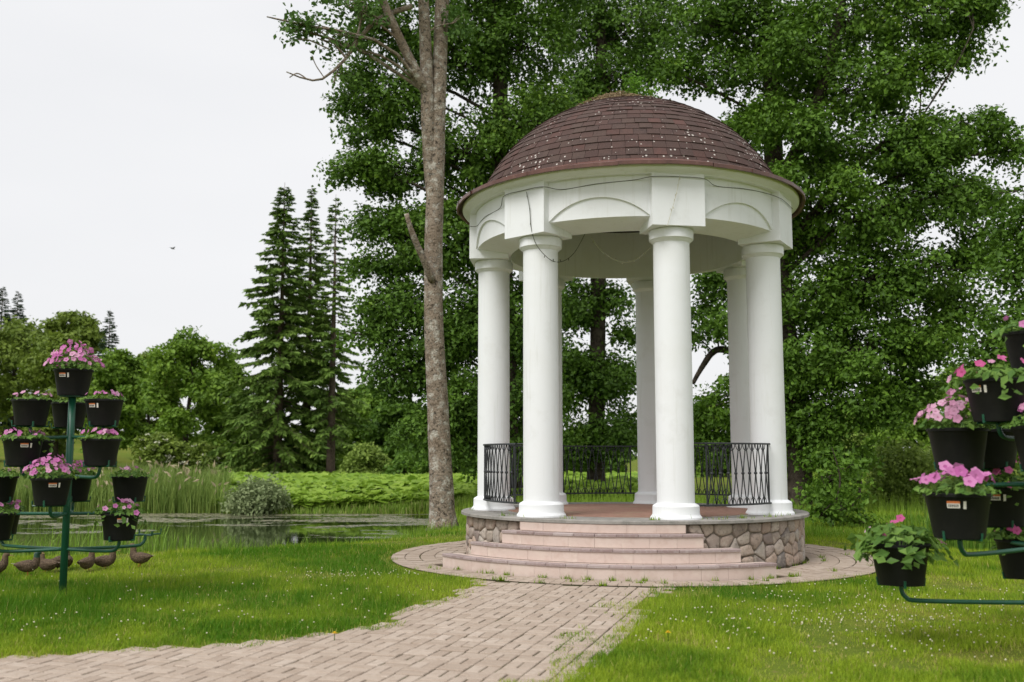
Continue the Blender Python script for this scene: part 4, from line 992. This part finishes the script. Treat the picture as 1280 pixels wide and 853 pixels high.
# broad-leaved field
mb = MB(); n = 26000
yy = 29.9 * np.exp(rng.random(n) ** 1.5 * math.log(66 / 29.9)); xx = rng.uniform(-.295, .17, n) * yy; xy = np.c_[xx, yy]
k = (sdf(xy, pond_poly) > .15) & ((yy > 31) | (xx < 0)); xy = xy[k]; n = len(xy)
z = ground_z(xy) + (.16 + .20 * vnoise(xy * .5, 35) + .26 * vnoise(xy * 1.9, 36)) * rng.uniform(.5, 1.08, n) * np.interp(sdf(xy, pond_poly), [.1, 3.0], [.5, 1]) * np.interp(xy[:, 1], [32, 60], [1, .4])
an = np.arange(6) * math.pi / 3 + .2; s = rng.uniform(.085, .20, n) * np.clip(xy[:, 1] / 34, 1, 1.6)
nr = np.c_[rng.normal(0, .34, n), rng.normal(-.18, .34, n), np.ones(n)]; nr /= np.linalg.norm(nr, axis=1)[:, None]
a = np.cross(nr, rng.normal(size=(n, 3))); a /= np.linalg.norm(a, axis=1)[:, None]; b = np.cross(nr, a); c = np.c_[xy, z]
rim = c[:, None] + s[:, None, None] * (np.cos(an)[None, :, None] * a[:, None] + np.sin(an)[None, :, None] * b[:, None]) + nr[:, None] * (s * rng.uniform(-.05, .3, n))[:, None, None] + rng.normal(0, .02, (n, 6, 3))
v = np.concatenate([c[:, None], rim], 1); f = np.arange(n)[:, None] * 7
mb.add(v.reshape(-1, 3), np.concatenate([f + [0, q + 1, (q + 1) % 6 + 1] for q in range(6)]), np.repeat(np.clip(.15 + .55 * rng.random(n) + .3 * vnoise(xy * .4, 37), 0, 1), 7))
tag(mb.obj('butterbur_leaves', lf_butter), 'field of broad bright green leaves beyond the pond', 'ground cover', kind='stuff')

# ================================================================== POTTED FLOWER STANDS
t = MB(); lathe(t, [(.001, .004), (.150, .004), (.158, .0), (.162, .012), (.205, .272), (.208, .275), (.216, .277), (.218, .296), (.212, .300), (.204, .298), (.198, .268)], 28)
me_pot = t.mesh('tub', m_potb, True)
try: me_pot.set_sharp_from_angle(angle=R(40))
except Exception: pass
t = MB(); lathe(t, [(.20, .262), (.10, .272), (.002, .275)], 18); me_soil = t.mesh('soil', m_soil)
def sticker_mesh():
    mb = MB(); r_, z_ = .2065, .228
    def patch(a0, a1, z0, z1, mat, lift):
        an = np.linspace(a0, a1, 5); rr = lambda z: .162 + (z - .012) / .26 * .043 + .0025 + lift
        v = [(rr(z) * math.sin(q), -rr(z) * math.cos(q), z) for z in (z0, z1) for q in an]
        mb.add(v, [(k, k + 1, k + 6, k + 5) for k in range(4)], None, mat)
    patch(-.62, -.22, .205, .25, 0, 0); patch(-.62, -.22, .236, .25, 1, .0012)
    for k in range(6): patch(-.58 + k * .055, -.545 + k * .055, .212, .230, 2, .0014)
    patch(-.12, -.03, .20, .25, 0, 0)
    return mb.mesh('label_sticker', [m_sticker, m_print, m_ink])
me_stick = sticker_mesh()
def blossom_mesh():
    mb = MB(); n = 20; an = np.arange(n) * 2 * math.pi / n; rr = 1 + .13 * np.cos(5 * an)
    v = [(0, 0, -.35)] + [(.32 * math.cos(q), .32 * math.sin(q), .02) for q in an] + [(x * math.cos(q), x * math.sin(q), .16 + .05 * math.cos(10 * q)) for q, x in zip(an, rr)]
    mb.add(v, [(0, 1 + k, 1 + (k + 1) % n) for k in range(n)], .9)
    mb.v[-1] = np.array(v); 
    mb.add(v, [(1 + k, 1 + n + k, 1 + n + (k + 1) % n, 1 + (k + 1) % n) for k in range(n)], 0)
    return mb
petal = [M('petal_pink', (.62, .22, .46), .7, .15, var=[(.70, .32, .55), (.50, .13, .36)], trans=.3), M('petal_pale_pink', (.68, .36, .52), .7, .15, var=[(.74, .48, .60), (.60, .26, .42)], trans=.3), M('petal_magenta', (.55, .10, .26), .7, .15, var=[(.62, .16, .36)], trans=.3)]
me_bl = [blossom_mesh().mesh('blossom', p, True) for p in petal]

def make_pot(label, loc, rz, nb, kind, bush=1.0, trail=0., side=None, sticker=True, sc=1.0, big=1.0):
    root = thing('flower_pot', label, 'flower pot', loc, rz, 'pots on the flower stands'); root.scale = (sc,) * 3; sticker = sticker and rng.random() < .6
    link('tub', me_pot, root); link('soil', me_soil, root)
    if sticker: link('label_sticker', me_stick, root)
    dome = .17 if nb < 30 else .25; wide = 0 if nb < 30 else .035
    mb = MB(); n = int(240 * bush)
    a = rng.random(n) * 6.283; rr = np.sqrt(rng.random(n)) * (.235 + .05 * bush); hh = .29 + (dome * .9 * bush) * (1 - (rr / .30) ** 2) * rng.uniform(.3, 1.05, n)
    if trail:
        k = rng.random(n) < trail; rr[k] += rng.uniform(0, .14, k.sum()); hh[k] -= rng.uniform(0, .16, k.sum()) * (rr[k] > .235)
    pos = np.c_[rr * np.cos(a), rr * np.sin(a), hh]
    nr = np.c_[np.cos(a) * rr * 3.0, np.sin(a) * rr * 3.0, np.full(n, .8)] + rng.normal(0, .4, (n, 3))
    leaves(mb, pos, nr, rng.uniform(.04, .075, n) * (1.7 if trail > .7 else 1.25 if trail else 1), np.clip(rng.random(n), 0, 1), .6)
    for k in range(0, n, 4): tube(mb, [(pos[k, 0] * .3, pos[k, 1] * .3, .27), pos[k]], [.003, .002], 3, tint=.3, cap=False)
    tag(mb.obj('foliage', lf_pet, root), kind='stuff')
    for k in range(nb):
        a_ = rng.random() * 6.283 if side is None else rng.normal(side, .9); r_ = math.sqrt(rng.random()) * (.22 + .05 * bush + wide)
        z_ = .325 + dome * bush * (1 - (r_ / .33) ** 2) * rng.uniform(.7, 1.05); s = rng.uniform(.020, .033) * big
        if trail and rng.random() < .3: r_ += .08; z_ -= .06
        d = Vector((math.cos(a_) * r_ * 3.2 + rng.normal(0, .45), math.sin(a_) * r_ * 3.2 + rng.normal(0, .45) - .25, .6))
        o = link('blossom', me_bl[kind if rng.random() < .8 else 1], root, (r_ * math.cos(a_), r_ * math.sin(a_), z_), d.to_track_quat('Z', 'Y').to_euler()); o.scale = (s,) * 3
    return root

def make_stand(label, base, arms):
    root = thing('plant_stand', label, 'plant stand', base)
    mb = MB(); tube(mb, [(0, 0, -.1), (0, 0, 1.2), (0, 0, 1.985)], .036, 14); pole = mb.obj('post', m_green, root, True)
    mb = MB(); box(mb, -.09, .09, -.09, .09, 1.986, 1.998); mb.obj('top_plate', m_green, root)
    for (dx, dy, z) in arms:
        d = np.array([dx, dy, 0]); ln = np.linalg.norm(d); u = d / ln; hz_ = z - .115
        pts = [np.array([0, 0, hz_ + .01]), u * ln * .5 + [0, 0, hz_], u * (ln - .10) + [0, 0, hz_], u * (ln - .035) + [0, 0, hz_ + .018], u * (ln - .006) + [0, 0, hz_ + .055], u * ln + [0, 0, z - .012]]
        mb = MB(); tube(mb, smooth_path(pts, 22), .0165, 8); arm = mb.obj('arm', m_green, root, True)
        p = u * ln; q = np.array([-u[1], u[0], 0]); mb = MB()
        tube(mb, [p - q * .168 + [0, 0, z + .04], p - q * .164 + [0, 0, z - .006], p + [0, 0, z - .009], p + q * .164 + [0, 0, z - .006], p + q * .168 + [0, 0, z + .04]], .009, 6)
        tube(mb, [p - u * .168 + [0, 0, z + .05], p - u * .164 + [0, 0, z - .004], p + [0, 0, z - .008], p + u * .164 + [0, 0, z - .004], p + u * .168 + [0, 0, z + .05]], .009, 6)
        mb.obj('bracket', m_green, arm)
    return root

# stand by the pond
LX, LY = -4.46, 10.1
left = [  # dx, dy, z, blossoms, colour, bush, trail, label
    (.413, -.21, 1.69, 8, 0, .45, 0, 'black pot with a few pink blooms, upper ring of the pond stand'),
    (-.31, -.21, 1.69, 5, 1, .35, 0, 'black pot with sparse pale blooms on the pond stand, upper ring'),
    (-.20, .40, 1.69, 0, 0, .4, 0, 'black pot without blooms behind the post of the pond stand, upper ring'),
    (-.29, -.38, 1.30, 14, 0, .5, .1, 'black pot with a low row of pink blooms, second ring of the pond stand'),
    (.467, -.38, 1.30, 14, 0, .5, 0, 'black pot with pink blooms above its rim, second ring of the pond stand'),
    (-.55, .42, 1.30, 0, 0, .35, 0, 'shaded black pot half hidden on the second ring of the pond stand'),
    (.043, -.46, .925, 46, 0, .95, 0, 'black pot heaped with pink petunias in front of the post of the pond stand'),
    (-.16, .50, .925, 14, 0, .9, 0, 'black pot with blooms peeking out behind the heaped pot of the pond stand'),
    (.46, .42, .925, 5, 1, .6, 0, 'black pot with few pale blooms on the third ring of the pond stand'),
    (-.85, .30, .925, 2, 1, .6, 0, 'black pot nearly bare of blooms on the third ring of the pond stand'),
    (.585, -.12, .575, 10, 0, .8, .3, 'black pot with pink petunias over green leaves on the lowest ring of the pond stand'),
    (-.92, .55, .575, 8, 0, .7, 0, 'black pot with pink blooms low on the far arm of the pond stand'),
    (-.635, -.15, .575, 3, 0, .5, 0, 'black pot low on the stand by the ducks, mostly leaves')]
make_stand('green steel flower stand on the lawn in front of the ducks', (LX, LY, 0), [q[:3] for q in left] + [(.60, .55, .575)])
make_pot('black pot crowned with dense pink petunias on top of the pond stand', (LX, LY, 2.0), .2, 120, 0, 1.2, sc=.88)
for (dx, dy, z, nb, kd, bu, trl, lab) in left: make_pot(lab, (LX + dx, LY + dy, z), rng.uniform(-.9, 1.1), int(nb * 1.7), kd, bu, trl, sc=.86)
# stand by the reeds
RX, RY = 3.86, 7.3
right = [
    (-.42, -.24, 1.635, 9, 2, .75, .4, 'black pot with trailing leaves and pink buds, upper ring of the reed-side stand'),
    (-.53, .17, 1.30, 58, 1, 1.0, 0, 'black pot piled with pale pink petunias, second ring of the reed-side stand'),
    (-.20, -.45, 1.30, 18, 0, .9, 0, 'black pot with mauve-pink blooms in front, second ring of the reed-side stand'),
    (-.12, .52, 1.30, 4, 0, .6, 0, 'black pot set back behind the others, second ring of the reed-side stand'),
    (-.86, -.52, .85, 17, 0, .9, 0, 'black pot with large pink petunias spread over its rim beside the piled pot'),
    (-.02, .62, .85, 26, 2, 1.1, .2, 'black pot with deep pink blooms behind the large-flowered pot'),
    (-.99, .20, .455, 5, 2, .9, .8, 'black pot with broad trailing leaves and a few pink trumpets, lowest arm'),
    (.14, .60, .455, 9, 2, .8, .2, 'black pot with magenta blooms low in front of the reeds')]
make_stand('green steel flower stand beside the ring pavement and the reeds', (RX, RY, 0), [q[:3] for q in right])
make_pot('black pot with leafy green growth at the top of the reed-side stand', (RX, RY, 2.0), .3, 3, 0, .8, .2)
for (dx, dy, z, nb, kd, bu, trl, lab) in right: make_pot(lab, (RX + dx, RY + dy, z), rng.uniform(-.9, 1.1), int(nb * 1.35), kd, bu, trl, big=1.45 if 'large' in lab and 'spread' in lab else 1.1)

# ================================================================== DUCKS
m_dbody = M('duck_brown', (.125, .085, .055), .8, .15, noise=[(60, 4, (.035, .025, .018), .47, .56), (90, 3, (.26, .195, .13), .56, .66)])
m_dneck = M('duck_buff_head', (.14, .098, .06), .8, .15, noise=[(50, 4, (.10, .07, .045), .5, .65)])
m_dhead = M('drake_green', (.012, .05, .03), .35, .4)
m_dpale = M('duck_pale', (.55, .50, .44), .8, .15, noise=[(30, 3, (.35, .3, .25), .5, .7)])
m_bill = M('duck_bill', (.30, .22, .07), .5, .3); m_leg = M('duck_leg', (.45, .17, .04), .6, .3)
def make_duck(label, X, Y, face, drake=False, up=1.0, sit=0., s=.56):
    z = float(ground_z(np.array([[X, Y]]))[0])
    root = thing('duck', label, 'duck', (X, Y, z + .012), face, 'ducks on the pond bank'); root.scale = (s,) * 3
    dz = .12 - sit; up = up + .8
    path_ = np.array([(-.27, 0, .215), (-.22, 0, .20), (-.15, 0, .175), (-.05, 0, .16), (.05, 0, .17), (.115, 0, .205), (.145, 0, .25), (.15, 0, .275 + .04 * up), (.155, 0, .29 + .07 * up), (.175, 0, .31 + .08 * up), (.21, 0, .31 + .08 * up), (.235, 0, .30 + .08 * up)])
    path_[:, 2] += dz - .12 + .03
    rad = [.012, .055, .098, .128, .128, .108, .082, .066, .062, .066, .054, .018]
    mb = MB(); tube(mb, path_, rad, 14, squash=.92, upv=(0, 1, 0)); me = mb.mesh('body', [m_dbody, m_dhead if drake else m_dneck], True)
    nfc = len(me.polygons); mi = np.zeros(nfc, int)
    if 1:
        for p in me.polygons:
            if p.center.x > .10 and p.center.z > path_[7, 2] - .02: mi[p.index] = 1
        me.polygons.foreach_set('material_index', mi)
    link('body', me, root)
    hd = path_[10]
    mb = MB(); tube(mb, [hd + [.015, 0, -.012], hd + [.06, 0, -.018], hd + [.10, 0, -.022]], [.022, .020, .012], 8, squash=.5); mb.obj('bill', m_bill, root, True)
    for sd_ in (-1, 1):
        mb = MB(); wp = np.array([(.10, sd_ * .088, .20), (.02, sd_ * .104, .205), (-.10, sd_ * .088, .205), (-.20, sd_ * .05, .215), (-.28, sd_ * .02, .22)]); wp[:, 2] += dz - .12 + .01
        tube(mb, smooth_path(wp, 12), np.interp(np.linspace(0, 1, 12), [0, .3, .7, 1], [.015, .058, .045, .006]), 8, squash=.28 if False else 1.0)
        v = mb.v[-1]; mb.v[-1] = np.c_[v[:, 0], sd_ * (np.abs(v[:, 1]) * .35 + .062), v[:, 2]]
        mb.obj('wing', m_dpale if (drake and sd_ == 1) else m_dbody, root, True)
        mb = MB(); e = hd + [.0, sd_ * .036, .012]; tube(mb, [e - [0, sd_ * .004, 0], e + [0, sd_ * .003, 0]], .006, 6); mb.obj('eye', m_ink, root)
        if sit < .06:
            mb = MB(); tube(mb, [(-.01, sd_ * .045, dz - .12 + .09), (.0, sd_ * .045, .004)], [.011, .008], 6)
            mb.add([(-.01, sd_ * .045, .006), (.065, sd_ * .045 - .03, .002), (.075, sd_ * .045, .004), (.065, sd_ * .045 + .03, .002)], [(0, 1, 2), (0, 2, 3)]); mb.obj('leg', m_leg, root)
    mb = MB(); tp = path_[0]; mb.add(tp + np.array([(.06, -.03, .0), (.06, .03, .0), (-.06, .022, .012), (-.06, -.022, .012), (.06, -.02, -.02), (.06, .02, -.02)]), [(0, 1, 2, 3), (5, 4, 3, 2)])
    mb.obj('tail', m_dpale, root)
dk = [(183, 706, 180, 0, .7, 0, 'brown duck standing broadside apart from the flock, bill towards the others'), (141, 707, 20, 0, .3, .05, 'small brown duck crouching between the lone duck and the upright one'), (119, 710, 80, 0, .6, .03, 'brown duck sitting with its back turned'),
      (94, 708, 120, 0, .8, .02, 'brown duck with raised head behind the post of the stand, pond side'), (85, 709, 75, 0, .9, .02, 'brown duck close behind the green post with head up'), (70, 711, 165, 0, .3, .05, 'brown duck resting low beside the green post'),
      (47, 715, 20, 1, .7, 0, 'drake with dark green head and pale wing'), (8, 715, 15, 0, .5, .02, 'brown duck at the end of the flock past the drake')]
for px, py, fc, dr, up, sit, lab in dk:
    Yd = (CAM_H + .02) * FPX / (py + 3 - 569.3); make_duck(lab, (px - 640) / FPX * Yd, Yd, R(fc), bool(dr), up, sit)

# a bird high over the pond
mb = MB(); c = P(216, 311, 60)
tube(mb, [(-.16, 0, 0), (-.08, 0, .01), (.05, 0, .01), (.14, 0, .0)], [.01, .05, .045, .015], 7)
for sd_ in (-1, 1): mb.add([(.07, 0, .02), (-.06, 0, .02), (-.02, sd_ * .18, .10), (.05, sd_ * .17, .10), (-.07, sd_ * .34, .06)], [(0, 1, 2), (0, 2, 3), (3, 2, 4)])
bd = mb.obj('bird', m_ink); bd.location = c; bd.rotation_euler = (0, 0, R(60)); tag(bd, 'tiny dark bird flying in the empty sky', 'bird')
